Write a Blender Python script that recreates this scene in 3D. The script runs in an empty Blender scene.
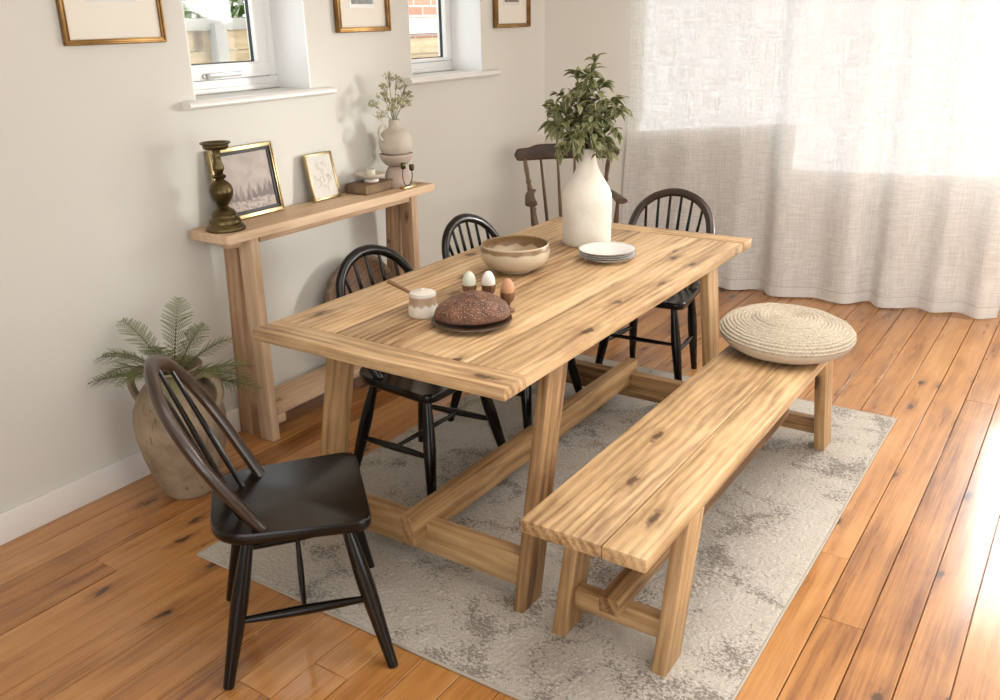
import bpy, bmesh, math, random
from mathutils import Vector, Matrix, noise as mnoise

random.seed(11)
S = bpy.context.scene
COL = S.collection
PI = math.pi

# ------------------------------------------------------------------ helpers
class MB:
    """collects shapes into one mesh; every vertex carries 'gc' (grain coordinates) and 'rnd'"""
    def __init__(self, o=(0, 0, 0)):
        self.v, self.f, self.gc, self.rn, self.fl = [], [], [], [], []
        self.o = Vector(o)

    def add(self, verts, faces, gcs, rnd=0.0, mat=None, flat=False):
        n = len(self.v)
        for a in verts:
            a = Vector(a)
            if mat is not None:
                a = mat @ a
            self.v.append(a - self.o)
        self.gc += [tuple(g) for g in gcs]
        self.rn += [rnd] * len(verts)
        for q in faces:
            self.f.append([i + n for i in q])
            self.fl.append(flat)

    def box(self, c, s, g='x', bev=0.003, mat=None, rot=None, shear=None, seg=2):
        """c centre, s full size; shear=(dx,dy) moves the bottom relative to the top"""
        t = bmesh.new()
        bmesh.ops.create_cube(t, size=1.0)
        for q in t.verts:
            q.co = Vector((q.co.x * s[0], q.co.y * s[1], q.co.z * s[2]))
        if bev > 0:
            bmesh.ops.bevel(t, geom=t.edges[:], offset=min(bev, .45 * min(s)), segments=seg, profile=.5, affect='EDGES')
        off = Vector((random.uniform(-30, 30), random.uniform(-30, 30), random.uniform(-30, 30)))
        vs, gs = [], []
        for q in t.verts:
            p = q.co.copy()
            gx = {'x': (p.x, p.y, p.z), 'y': (p.y, p.x, p.z), 'z': (p.z, p.x, p.y)}[g]
            gs.append(Vector(gx) + off)
            if shear:
                k = (0.5 - p.z / s[2])
                p.x += shear[0] * k
                p.y += shear[1] * k
            if rot is not None:
                p = rot @ p
            vs.append(p + Vector(c))
        t.verts.index_update()
        fs = [[w.index for w in q.verts] for q in t.faces]
        t.free()
        self.add(vs, fs, gs, random.random(), mat)
        return self

    def bar(self, a, b, w, h, g='x', bev=0.003, up=(0, 0, 1), mat=None):
        """a box running from a to b, w wide (sideways), h high"""
        a, b = Vector(a), Vector(b)
        d = b - a
        x = d.normalized()
        y = Vector(up).cross(x).normalized()
        z = x.cross(y)
        R = Matrix((x, y, z)).transposed()
        self.box((a + b) / 2, (d.length, w, h), g, bev, mat, R)
        return self

    def tube(self, pts, rad, n=10, closed=False, mat=None, flat=(1, 1), up=None, cap=True):
        pts = [Vector(p) for p in pts]
        m = len(pts)
        if not hasattr(rad, '__len__'):
            rad = [rad] * m
        T = []
        for i in range(m):
            if closed:
                d = pts[(i + 1) % m] - pts[i - 1]
            else:
                d = pts[min(i + 1, m - 1)] - pts[max(i - 1, 0)]
            T.append(d.normalized())
        u = Vector(up) if up is not None else (Vector((0, 0, 1)) if abs(T[0].z) < .9 else Vector((1, 0, 0)))
        vs, gs = [], []
        L = random.uniform(-20, 20)
        off = random.uniform(-20, 20)
        for i in range(m):
            if up is not None:
                uu = Vector(up)
                uu = (uu - T[i] * uu.dot(T[i])).normalized()
            else:
                uu = (u - T[i] * u.dot(T[i])).normalized()
                u = uu
            w = T[i].cross(uu)
            if i:
                L += (pts[i] - pts[i - 1]).length
            for k in range(n):
                a = 2 * PI * k / n
                e = uu * math.cos(a) * rad[i] * flat[0] + w * math.sin(a) * rad[i] * flat[1]
                vs.append(pts[i] + e)
                gs.append((L, off + math.cos(a) * rad[i], off + math.sin(a) * rad[i]))
        fs = []
        for i in range(m if closed else m - 1):
            j = (i + 1) % m
            for k in range(n):
                l = (k + 1) % n
                fs.append([i * n + k, i * n + l, j * n + l, j * n + k])
        if cap and not closed:
            fs.append([k for k in range(n)][::-1])
            fs.append([(m - 1) * n + k for k in range(n)])
        self.add(vs, fs, gs, random.random(), mat)
        return self

    def lathe(self, prof, n=36, mat=None, fn=None):
        """prof [(r,z)...] revolved about z"""
        vs, gs, fs = [], [], []
        idx = []
        L = 0
        for i, (r, z) in enumerate(prof):
            if i:
                L += math.hypot(r - prof[i - 1][0], z - prof[i - 1][1])
            if r < 1e-6:
                idx.append([len(vs)])
                vs.append(Vector((0, 0, z)))
                gs.append((z, 0, 0))
            else:
                row = []
                for k in range(n):
                    a = 2 * PI * k / n
                    p = Vector((r * math.cos(a), r * math.sin(a), z))
                    if fn:
                        p = fn(p, a, L)
                    row.append(len(vs))
                    vs.append(p)
                    gs.append((p.z, p.x, p.y))
                idx.append(row)
        for i in range(len(idx) - 1):
            A, B = idx[i], idx[i + 1]
            for k in range(n):
                l = (k + 1) % n
                if len(A) == 1 and len(B) == 1:
                    continue
                if len(A) == 1:
                    fs.append([A[0], B[l], B[k]])
                elif len(B) == 1:
                    fs.append([A[k], A[l], B[0]])
                else:
                    fs.append([A[k], A[l], B[l], B[k]])
        self.add(vs, fs, gs, random.random(), mat)
        return self

    def prism(self, poly, z0, z1, mat=None, g=(0, 1, 2), bev=0.0):
        """closed outline in xy from z0 to z1"""
        n = len(poly)
        c = Vector((sum(p[0] for p in poly) / n, sum(p[1] for p in poly) / n))
        rows = []
        if bev > 0:
            k = lambda p: (p[0] + (c.x - p[0]) * bev / max(1e-6, math.hypot(c.x - p[0], c.y - p[1])), p[1] + (c.y - p[1]) * bev / max(1e-6, math.hypot(c.x - p[0], c.y - p[1])))
            rows = [([k(p) for p in poly], z0), (poly, z0 + bev), (poly, z1 - bev), ([k(p) for p in poly], z1)]
        else:
            rows = [(poly, z0), (poly, z1)]
        vs = [Vector((p[0], p[1], z)) for P, z in rows for p in P]
        off = random.uniform(-20, 20)
        gs = [(v[g[0]] + off, v[g[1]] + off, v[g[2]]) for v in vs]
        m = len(rows)
        fs = [[i * n + k, i * n + (k + 1) % n, (i + 1) * n + (k + 1) % n, (i + 1) * n + k] for i in range(m - 1) for k in range(n)]
        fs.append(list(range(n))[::-1])
        fs.append([(m - 1) * n + k for k in range(n)])
        self.add(vs, fs, gs, random.random(), mat)
        return self

    def grid(self, nu, nv, fn, gfn=None, mat=None):
        vs, gs = [], []
        for j in range(nv + 1):
            for i in range(nu + 1):
                u, v = i / nu, j / nv
                p = Vector(fn(u, v))
                vs.append(p)
                gs.append(gfn(u, v) if gfn else (p.x, p.y, p.z))
        w = nu + 1
        fs = [[j * w + i, j * w + i + 1, (j + 1) * w + i + 1, (j + 1) * w + i] for j in range(nv) for i in range(nu)]
        self.add(vs, fs, gs, 0, mat)
        return self

    def build(self, name, material, parent=None, loc=None, sharp=38, smooth=True):
        me = bpy.data.meshes.new(name)
        me.from_pydata([tuple(v) for v in self.v], [], self.f)
        a = me.attributes.new('gc', 'FLOAT_VECTOR', 'POINT')
        a.data.foreach_set('vector', [c for g in self.gc for c in g])
        b = me.attributes.new('rnd', 'FLOAT', 'POINT')
        b.data.foreach_set('value', self.rn)
        if smooth:
            me.polygons.foreach_set('use_smooth', [True] * len(me.polygons))
            me.set_sharp_from_angle(angle=math.radians(sharp))
        me.validate()
        bm = bmesh.new()
        bm.from_mesh(me)
        bmesh.ops.recalc_face_normals(bm, faces=bm.faces[:])
        bm.to_mesh(me)
        bm.free()
        me.materials.append(material)
        o = bpy.data.objects.new(name, me)
        COL.objects.link(o)
        if parent is not None:
            o.parent = parent
        if loc is not None:
            o.location = loc
        return o


def tag(o, label=None, cat=None, group=None, kind=None):
    if label: o['label'] = label
    if cat: o['category'] = cat
    if group: o['group'] = group
    if kind: o['kind'] = kind
    return o


def thing(name, label, cat, loc=(0, 0, 0), rz=0.0, group=None, rot=None):
    o = bpy.data.objects.new(name, None)
    o.empty_display_size = .05
    COL.objects.link(o)
    o.location = loc
    o.rotation_euler = rot if rot else (0, 0, rz)
    return tag(o, label, cat, group)


def dup(root, loc, rz=None, label=None):
    r = root.copy()
    COL.objects.link(r)
    r.location = loc
    if rz is not None:
        r.rotation_euler = (0, 0, rz)
    if label:
        r['label'] = label
    for ch in list(root.children):
        c = ch.copy()
        COL.objects.link(c)
        c.parent = r
        for gchild in list(ch.children):
            d = gchild.copy()
            COL.objects.link(d)
            d.parent = c
    return r


def T(x, y, z):
    return Matrix.Translation((x, y, z))


def Rm(a, ax):
    return Matrix.Rotation(a, 4, ax)


def spline(pts, n):
    """catmull-rom through pts"""
    P = [Vector(p) for p in pts]
    P = [P[0] * 2 - P[1]] + P + [P[-1] * 2 - P[-2]]
    out = []
    m = len(P) - 3
    for i in range(n + 1):
        t = i / n * m
        k = min(int(t), m - 1)
        t -= k
        a, b, c, d = P[k], P[k + 1], P[k + 2], P[k + 3]
        out.append(.5 * ((2 * b) + (c - a) * t + (2 * a - 5 * b + 4 * c - d) * t * t + (3 * b - a - 3 * c + d) * t ** 3))
    return out


def round_poly(pts, rad, n=5):
    out = []
    m = len(pts)
    for i in range(m):
        p, a, b = Vector(pts[i]), Vector(pts[i - 1]), Vector(pts[(i + 1) % m])
        r = rad[i] if hasattr(rad, '__len__') else rad
        d1, d2 = (a - p).normalized(), (b - p).normalized()
        p1, p2 = p + d1 * r, p + d2 * r
        for k in range(n + 1):
            t = k / n
            out.append(tuple((1 - t) ** 2 * p1 + 2 * t * (1 - t) * p + t * t * p2))
    return out

# ------------------------------------------------------------------ materials
def new_mat(name):
    m = bpy.data.materials.new(name)
    m.use_nodes = True
    nt = m.node_tree
    nt.nodes.clear()
    return m, nt


class N:
    def __init__(self, nt):
        self.nt = nt

    def __call__(self, t, **kw):
        n = self.nt.nodes.new(t)
        ins = kw.pop('i', {})
        for k, v in kw.items():
            setattr(n, k, v)
        for k, v in ins.items():
            s = n.inputs[k]
            if isinstance(v, bpy.types.NodeSocket):
                self.nt.links.new(v, s)
            else:
                s.default_value = v
        return n

    def math(self, op, a, b=0.0, c=0.0, clamp=False):
        n = self('ShaderNodeMath', operation=op, use_clamp=clamp, i={0: a, 1: b, 2: c})
        return n.outputs[0]

    def mix(self, f, a, b, mode='MIX'):
        n = self('ShaderNodeMix', data_type='RGBA', blend_type=mode)
        for s, v in ((n.inputs[0], f), (n.inputs[6], a), (n.inputs[7], b)):
            if isinstance(v, bpy.types.NodeSocket):
                self.nt.links.new(v, s)
            else:
                s.default_value = v if not isinstance(v, tuple) or len(v) == 4 else (*v, 1)
        return n.outputs[2]

    def ramp(self, f, stops, interp='LINEAR'):
        n = self('ShaderNodeValToRGB', i={0: f})
        r = n.color_ramp
        r.interpolation = interp
        while len(r.elements) < len(stops):
            r.elements.new(.5)
        for e, (p, c) in zip(r.elements, stops):
            e.position = p
            e.color = (*c, 1) if len(c) == 3 else c
        return n.outputs[0]

    def noise(self, vec, scale=5, detail=3, rough=.5, dist=0):
        return self('ShaderNodeTexNoise', i={'Vector': vec, 'Scale': scale, 'Detail': detail, 'Roughness': rough, 'Distortion': dist}).outputs[0]

    def vmul(self, vec, s):
        return self('ShaderNodeVectorMath', operation='MULTIPLY', i={0: vec, 1: s}).outputs[0]

    def vadd(self, vec, s):
        return self('ShaderNodeVectorMath', operation='ADD', i={0: vec, 1: s}).outputs[0]

    def smooth(self, f, a, b):
        n = self('ShaderNodeMapRange', interpolation_type='SMOOTHSTEP', i={0: f, 1: a, 2: b, 3: 0.0, 4: 1.0})
        return n.outputs[0]

    def attr(self, name):
        return self('ShaderNodeAttribute', attribute_name=name)

    def out(self, sh):
        o = self('ShaderNodeOutputMaterial')
        self.nt.links.new(sh, o.inputs[0])

    def bump(self, h, strength=.3, dist=.002):
        return self('ShaderNodeBump', i={'Height': h, 'Strength': strength, 'Distance': dist}).outputs[0]

    def pbr(self, col, rough=.5, normal=None, **kw):
        ins = {'Base Color': col if isinstance(col, bpy.types.NodeSocket) else (*col, 1), 'Roughness': rough}
        if normal is not None:
            ins['Normal'] = normal
        ins.update(kw)
        b = self('ShaderNodeBsdfPrincipled', i=ins)
        self.out(b.outputs[0])
        return b


def wood(name, dark, mid, light, knot, rough=.5, knots=1.0, ring=1.0, bump=.25, vary=.25, spec=.4, gs=1.0, coat=0.0, stain=None):
    m, nt = new_mat(name)
    n = N(nt)
    gc = n.attr('gc').outputs['Vector']
    rnd = n.attr('rnd').outputs['Fac']
    gc = n.vadd(gc, n('ShaderNodeCombineXYZ', i={0: n.math('MULTIPLY', rnd, 37.0), 1: n.math('MULTIPLY', rnd, 13.0), 2: n.math('MULTIPLY', rnd, 29.0)}).outputs[0])
    # slow wander of the grain around knots
    wob = n.noise(n.vmul(gc, (2.2 * gs, 7 * gs, 7 * gs)), 1.0, 2, .5)
    sep = n('ShaderNodeSeparateXYZ', i={0: gc})
    yy = n.math('ADD', sep.outputs[1], n.math('MULTIPLY', n.math('SUBTRACT', wob, .5), .07 / gs))
    # growth rings: arched figure
    rad = n.math('ADD', yy, n.math('MULTIPLY', sep.outputs[2], .6))
    w1 = n.math('SINE', n.math('MULTIPLY', rad, 210.0 * ring * gs))
    w1 = n.math('MULTIPLY_ADD', w1, .5, .5)
    fine = n.noise(n.vmul(gc, (4 * gs, 130 * gs, 130 * gs)), 1.0, 4, .65)
    broad = n.noise(n.vmul(gc, (1.3 * gs, 16 * gs, 16 * gs)), 1.0, 3, .6, .4)
    patch = n.noise(n.vmul(gc, (2.6 * gs, 5.5 * gs, 5.5 * gs)), 1.0, 4, .6, .6)
    f = n.math('ADD', n.math('MULTIPLY', w1, .085 * ring), n.math('MULTIPLY', fine, .34))
    f = n.math('ADD', f, n.math('MULTIPLY', broad, .28))
    f = n.math('ADD', f, n.math('MULTIPLY', patch, .34))
    f = n.math('ADD', f, .09)
    f = n.math('ADD', f, n.math('MULTIPLY_ADD', rnd, vary, -.12 - vary * .5))
    col = n.ramp(f, [(.30, dark), (.48, mid), (.70, light)])
    if knots > 0:
        kw = n('ShaderNodeTexNoise', i={'Vector': gc, 'Scale': 34.0, 'Detail': 3.0}).outputs[1]
        kv = n.vadd(n.vmul(gc, (3.4 * gs, 9.0 * gs, 0)), n.vmul(kw, (.30, .30, 0)))
        v = n('ShaderNodeTexVoronoi', voronoi_dimensions='2D', i={'Vector': kv, 'Scale': 1.0})
        d = v.outputs['Distance']
        pick = n.math('GREATER_THAN', n('ShaderNodeSeparateColor', i={0: v.outputs['Color']}).outputs[0], 1 - .42 * knots)
        core = n.math('MULTIPLY', n.math('SUBTRACT', 1.0, n.smooth(d, .05, .16)), pick)
        halo = n.math('MULTIPLY', n.math('SUBTRACT', 1.0, n.smooth(d, .08, .42)), pick)
        streak = n.smooth(n.noise(n.vmul(gc, (5, 60, 60)), 1.0, 3, .6), .30, .62)
        col = n.mix(n.math('MULTIPLY', n.math('MULTIPLY', halo, streak), .7), col, dark)
        col = n.mix(n.math('MULTIPLY', core, .85), col, knot)
    if stain:
        st = n.smooth(n.noise(n.vmul(gc, (1.6, 5.5, 5.5)), 1.0, 4, .65), .50, .78)
        col = n.mix(n.math('MULTIPLY', st, .38), col, stain)
    h = n.math('ADD', n.math('MULTIPLY', fine, .7), n.math('MULTIPLY', w1, .35))
    saw = n.math('SINE', n.math('MULTIPLY', sep.outputs[0], 900.0))
    h = n.math('ADD', h, n.math('MULTIPLY', saw, .06))
    nb = n.bump(h, bump, .0015)
    r = n.math('MULTIPLY_ADD', broad, .2, rough - .1)
    n.pbr(col, r, nb, **{'Specular IOR Level': spec, 'Coat Weight': coat, 'Coat Roughness': .12})
    return m


M = {}
M['table'] = wood('reclaimed pine', (.20, .108, .047), (.555, .37, .192), (.79, .60, .375), (.05, .022, .010), .50, .7, stain=(.30, .175, .085), bump=.35)
M['bench'] = wood('waxed pine', (.21, .115, .05), (.555, .37, .188), (.79, .60, .365), (.06, .026, .011), .52, .5, stain=(.30, .175, .085), bump=.35)
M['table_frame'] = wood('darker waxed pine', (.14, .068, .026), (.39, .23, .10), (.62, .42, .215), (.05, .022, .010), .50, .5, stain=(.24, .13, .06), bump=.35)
M['console'] = wood('pale pine', (.38, .23, .125), (.60, .42, .265), (.76, .57, .39), (.13, .06, .03), .6, .45, ring=.8)
M['floor'] = wood('orange pine boards', (.17, .056, .013), (.43, .188, .050), (.60, .315, .115), (.03, .011, .005), .30, .4, ring=.6, bump=.12, vary=.14, spec=.5, coat=.5)
M['black_wood'] = wood('ebonised wood', (.002, .0016, .0013), (.005, .0037, .0028), (.017, .010, .006), (.002, .002, .002), .24, 0, bump=.05, vary=.1, spec=.22, coat=.18)
M['worn_wood'] = wood('worn dark wood', (.008, .005, .0035), (.03, .016, .009), (.105, .057, .034), (.005, .003, .002), .36, 0, bump=.08, vary=.1, spec=.5, coat=.35)
M['oak'] = wood('brown oak', (.045, .025, .015), (.125, .072, .044), (.25, .155, .098), (.02, .01, .006), .45, 0, bump=.15)
M['tray'] = wood('weathered grey wood', (.07, .045, .03), (.18, .125, .085), (.33, .25, .18), (.05, .03, .02), .7, .3, bump=.4)
M['walnut'] = wood('turned walnut', (.08, .036, .018), (.18, .088, .045), (.28, .15, .08), (.03, .015, .01), .5, 0, bump=.1, gs=2)
M['fence'] = wood('fence boards', (.30, .22, .13), (.48, .37, .23), (.62, .50, .34), (.1, .07, .04), .8, .4)


def plain(name, col, rough=.5, bump=0, bscale=80, var=.0, **kw):
    m, nt = new_mat(name)
    n = N(nt)
    gc = n('ShaderNodeTexCoord').outputs['Object']
    c = (*col, 1)
    nz = n.noise(gc, bscale, 4, .6)
    if var:
        big = n.noise(gc, bscale * .12, 3, .6)
        c = n.mix(n.smooth(big, .3, .7), tuple(x * (1 - var) for x in col), tuple(min(1, x * (1 + var)) for x in col))
    nb = n.bump(nz, bump, .002) if bump else None
    b = n.pbr(c if not isinstance(c, tuple) else col, rough, nb, **kw)
    return m


M['wall'] = plain('warm white wall paint', (.68, .672, .62), .85, .05, 60)
M['ceiling'] = plain('ceiling paint', (.80, .78, .74), .9)
M['trim'] = plain('white gloss paint', (.80, .79, .76), .35)
M['upvc'] = plain('white window plastic', (.88, .89, .89), .3)
M['gasket'] = plain('black rubber', (.02, .022, .025), .6)
M['steel'] = plain('brushed steel', (.55, .56, .56), .35, Metallic=1.0)
M['brass'] = plain('aged brass', (.125, .095, .045), .36, .15, 30, .35, Metallic=1.0)
M['brass_bright'] = plain('polished brass', (.62, .47, .20), .25, Metallic=1.0)
M['gilt'] = plain('gilded frame', (.42, .33, .18), .33, .1, 60, .3, Metallic=1.0)
M['gilt_dark'] = plain('dark gilt', (.26, .15, .055), .38, .1, 60, .3, Metallic=1.0)
M['slip'] = plain('black slip', (.012, .011, .01), .5)
M['mat'] = plain('mount card', (.80, .76, .68), .9)
M['white_ceramic'] = plain('rough white ceramic', (.68, .64, .565), .8, .6, 90, .06)
M['clay_beige'] = plain('matt beige clay', (.55, .49, .415), .85, .12, 150, .04)
M['clay_pink'] = plain('pinkish unglazed clay', (.50, .41, .34), .85, .25, 120, .1)
M['dish'] = plain('off white stoneware', (.70, .64, .54), .55, .05, 60, .05)
M['plate'] = plain('grey white glazed plate', (.73, .725, .69), .22, .02, 60)
M['rim'] = plain('slate plate rim', (.16, .165, .17), .35)
M['egg_green'] = plain('pale green eggshell', (.60, .62, .50), .5, .04, 200)
M['egg_white'] = plain('white eggshell', (.82, .80, .75), .5, .04, 200)
M['egg_brown'] = plain('brown eggshell', (.50, .255, .135), .5, .04, 200, .08)
M['dark_plate'] = plain('dark bronze plate', (.10, .06, .036), .35, .1, 40, .2)
M['leather'] = plain('old brown book cover', (.14, .078, .04), .6, .2, 60, .25)
M['paper'] = plain('book page edges', (.20, .135, .075), .9, .3, 200, .2)
M['cotton'] = plain('beige cotton underside', (.50, .43, .345), .95, .2, 300)
M['stem'] = plain('woody stem', (.055, .04, .028), .8)
M['green_stem'] = plain('green stem', (.17, .19, .08), .7)
M['blossom'] = plain('pale green blossom', (.47, .46, .27), .85, 0, 80, .3)
M['fern'] = plain('fern green', (.12, .145, .036), .6, 0, 30, .35)
M['soil'] = plain('dark soil', (.03, .02, .014), .95, .5, 60)
M['foliage'] = plain('garden foliage', (.24, .40, .09), .6, 0, 6, .5)
M['concrete'] = plain('concrete post', (.36, .34, .31), .9, .3, 30, .15)
M['twig'] = plain('pale twig', (.62, .58, .5), .8)
M['lawn'] = plain('grass', (.18, .28, .08), .9, .3, 20, .3)
M['render_white'] = plain('white painted board', (.85, .84, .82), .7)

# glass that lets daylight through
m, nt = new_mat('clear glass')
n = N(nt)
lw0 = n('ShaderNodeLayerWeight', i={0: .5})
lwf = n.math('MULTIPLY_ADD', n.math('POWER', lw0.outputs['Facing'], 5.0), .35, .008)
tr = n('ShaderNodeBsdfTransparent')
gl = n('ShaderNodeBsdfGlossy', i={'Roughness': .02})
mx = n('ShaderNodeMixShader', i={0: lwf, 1: tr.outputs[0], 2: gl.outputs[0]})
n.out(mx.outputs[0])
M['glass'] = m
m, nt = new_mat('thin picture glass')
n = N(nt)
lw0 = n('ShaderNodeLayerWeight', i={0: .5})
lwf = n.math('MULTIPLY_ADD', n.math('POWER', lw0.outputs['Facing'], 5.0), .15, .012)
tr = n('ShaderNodeBsdfTransparent')
gl = n('ShaderNodeBsdfGlossy', i={'Roughness': .06})
mx = n('ShaderNodeMixShader', i={0: lwf, 1: tr.outputs[0], 2: gl.outputs[0]})
n.out(mx.outputs[0])
M['picture_glass'] = m


def linen(name, tfac, col=(.85, .855, .845), weave=1.0):
    m, nt = new_mat(name)
    n = N(nt)
    gc = n.attr('gc').outputs['Vector']
    h = n.noise(n.vmul(gc, (7, 105, 1)), 1.0, 3, .7)     # weft slubs
    v = n.noise(n.vmul(gc, (105, 6, 1)), 1.0, 3, .7)     # warp slubs
    t = n.math('ADD', n.math('MULTIPLY', h, .5), n.math('MULTIPLY', v, .5))
    t = n.smooth(t, .38, .62)
    tcol = n.mix(t, tuple(c * .93 for c in col), tuple(min(.9, c * 1.03) for c in col))
    dif = n('ShaderNodeBsdfDiffuse', i={'Color': tcol, 'Normal': n.bump(t, .12 * weave, .0006)})
    trl = n('ShaderNodeBsdfTranslucent', i={'Color': tcol})
    trp = n('ShaderNodeBsdfTransparent')
    a = n('ShaderNodeMixShader', i={0: .13, 1: dif.outputs[0], 2: trl.outputs[0]})
    fac = n.math('MULTIPLY_ADD', n.math('SUBTRACT', 1.0, t), tfac * 1.5, tfac * .2)
    b = n('ShaderNodeMixShader', i={0: fac, 1: a.outputs[0], 2: trp.outputs[0]})
    n.out(b.outputs[0])
    return m


M['linen'] = linen('sheer linen', .108)
M['linen_hem'] = linen('double linen hem', .04)

# rug
m, nt = new_mat('faded pile rug')
n = N(nt)
gc = n.attr('gc').outputs['Vector']
big = n.noise(gc, 3.2, 3, .55, .5)
med = n.noise(gc, 14.0, 4, .6, .8)
fin = n.noise(gc, 150.0, 4, .75)
pile = n.noise(n.vmul(gc, (70, 170, 1)), 1.0, 3, .7)
vor = n('ShaderNodeTexVoronoi', feature='DISTANCE_TO_EDGE', i={'Vector': n.vadd(gc, n.vmul(n('ShaderNodeTexNoise', i={'Vector': gc, 'Scale': 9.0}).outputs[1], (.12, .12, 0))), 'Scale': 6.0}).outputs[0]
motif = n.math('SUBTRACT', 1.0, n.smooth(vor, .02, .20))
tuft = n.noise(n.vmul(gc, (85, 120, 1)), 1.0, 3, .75)
worn = n.math('ADD', n.math('MULTIPLY', n.smooth(big, .40, .64), .75), n.math('MULTIPLY', motif, .35))
worn = n.math('ADD', worn, n.math('MULTIPLY', n.math('SUBTRACT', med, .5), 1.3))
thr = n.math('MULTIPLY_ADD', worn, -.24, .69)
dk = n.smooth(n.math('SUBTRACT', tuft, thr), -.02, .07)
lt = n.smooth(fin, .48, .70)
col = n.mix(lt, (.45, .415, .36), (.68, .64, .57))
col = n.mix(n.math('MULTIPLY', n.smooth(med, .4, .65), .3), col, (.43, .385, .32))
col = n.mix(n.math('MULTIPLY', dk, .78), col, (.155, .135, .112))
n.pbr(col, .95, n.bump(fin, .6, .004), **{'Specular IOR Level': .1, 'Sheen Weight': .1})
M['rug'] = m
M['rug_edge'] = plain('rug binding', (.40, .355, .29), .95, .4, 200)

# leaf: dark olive with pale margin
m, nt = new_mat('variegated leaf')
n = N(nt)
a = n.attr('gc')
sep = n('ShaderNodeSeparateXYZ', i={0: a.outputs['Vector']})
edge = n.smooth(n.math('ABSOLUTE', sep.outputs[1]), .62, .92)
rn = n.attr('rnd').outputs['Fac']
g = n.ramp(rn, [(0, (.075, .09, .025)), (.6, (.17, .185, .065)), (1, (.31, .31, .15))])
col = n.mix(n.math('MULTIPLY', edge, .7), g, (.50, .50, .34))
dif = n('ShaderNodeBsdfPrincipled', i={'Base Color': col, 'Roughness': .45})
trl = n('ShaderNodeBsdfTranslucent', i={'Color': col})
mx = n('ShaderNodeMixShader', i={0: .2, 1: dif.outputs[0], 2: trl.outputs[0]})
n.out(mx.outputs[0])
M['leaf'] = m

# glazed ceramics driven by height (gc.x = z in metres)
def glazed(name, base, band, drip, z0, z1, amp, rough=.3, speck=True, inner=None):
    m, nt = new_mat(name)
    n = N(nt)
    tc = n('ShaderNodeTexCoord').outputs['Object']
    sp = n('ShaderNodeSeparateXYZ', i={0: tc})
    ang = n.math('ARCTAN2', sp.outputs[1], sp.outputs[0])
    wav = n.math('ADD', n.math('MULTIPLY', n.math('SINE', n.math('MULTIPLY', ang, 11.0)), amp), n.math('MULTIPLY', n.math('SUBTRACT', n.noise(tc, 30, 2), .5), amp * 3))
    z = n.math('ADD', sp.outputs[2], wav)
    inb = n.math('MULTIPLY', n.smooth(z, z0 - .004, z0 + .004), n.math('SUBTRACT', 1.0, n.smooth(n.math('SUBTRACT', z, wav), z1 - .003, z1 + .003)))
    bc = n.mix(n.noise(tc, 45, 3), band, drip)
    c = n.mix(inb, base, bc)
    if speck:
        s = n.smooth(n.noise(tc, 260, 2), .66, .74)
        c = n.mix(n.math('MULTIPLY', s, .6), c, (.12, .07, .035))
    n.pbr(c, rough, n.bump(n.noise(tc, 25, 3), .1, .003))
    return m


M['bowl'] = glazed('speckled cream glaze with brown rim', (.56, .47, .34), (.34, .22, .105), (.12, .065, .025), .084, .1008, .0016, .3)
M['bowl_in'] = glazed('brown tinted inner glaze', (.44, .335, .215), (.26, .155, .07), (.13, .075, .03), .070, .2, .004, .3)
M['jar'] = glazed('cream glaze with tan drip band', (.70, .655, .575), (.33, .215, .135), (.47, .35, .25), .040, .068, .003, .3, False)
M['jar_lid'] = plain('cream glazed lid', (.70, .655, .58), .3)
M['pot'] = None
m, nt = new_mat('old stone urn')
n = N(nt)
tc = n('ShaderNodeTexCoord').outputs['Object']
c = n.ramp(n.noise(tc, 7, 5, .65), [(.3, (.17, .122, .078)), (.5, (.29, .22, .145)), (.7, (.38, .30, .205))])
c = n.mix(n.math('MULTIPLY', n.smooth(n.noise(n.vmul(tc, (60, 60, 6)), 1.0, 3), .64, .70), .6), c, (.09, .055, .035))
n.pbr(c, .85, n.bump(n.noise(tc, 35, 5, .7), .5, .004))
M['pot'] = m

# bread crust
m, nt = new_mat('seeded dark crust')
n = N(nt)
tc = n('ShaderNodeTexCoord').outputs['Object']
c = n.ramp(n.noise(tc, 28, 4, .65), [(.3, (.045, .017, .009)), (.52, (.13, .052, .026)), (.72, (.23, .105, .055))])
v = n('ShaderNodeTexVoronoi', i={'Vector': tc, 'Scale': 240.0})
sd = n.math('MULTIPLY', n.math('SUBTRACT', 1.0, n.smooth(v.outputs[0], .2, .38)), n.math('GREATER_THAN', n('ShaderNodeSeparateColor', i={0: v.outputs['Color']}).outputs[0], .3))
sz = n('ShaderNodeSeparateXYZ', i={0: tc}).outputs[2]
sd = n.math('MULTIPLY', sd, n.smooth(sz, .012, .04))
c = n.mix(n.math('MULTIPLY', sd, .8), c, (.55, .42, .32))
n.pbr(c, .6, n.bump(n.noise(tc, 60, 5, .7), .8, .004))
M['bread'] = m

# jute coils
m, nt = new_mat('coiled jute rope')
n = N(nt)
tc = n('ShaderNodeTexCoord').outputs['Object']
sp = n('ShaderNodeSeparateXYZ', i={0: tc})
c = n.ramp(n.noise(tc, 160, 4, .7), [(.3, (.32, .26, .18)), (.5, (.55, .48, .375)), (.7, (.72, .65, .53))])
n.pbr(c, .95, n.bump(n.noise(tc, 220, 4, .75), 1.0, .006), **{'Specular IOR Level': .1})
M['jute'] = m

# brick wall outside
m, nt = new_mat('neighbouring brick')
n = N(nt)
gc = n.attr('gc').outputs['Vector']
br = n('ShaderNodeTexBrick', i={'Vector': gc, 'Color1': (.52, .25, .17, 1), 'Color2': (.60, .33, .23, 1), 'Mortar': (.62, .58, .52, 1), 'Scale': 1.0, 'Mortar Size': .008, 'Brick Width': .26, 'Row Height': .085})
n.pbr(br.outputs[0], .9)
M['brick'] = m


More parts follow.
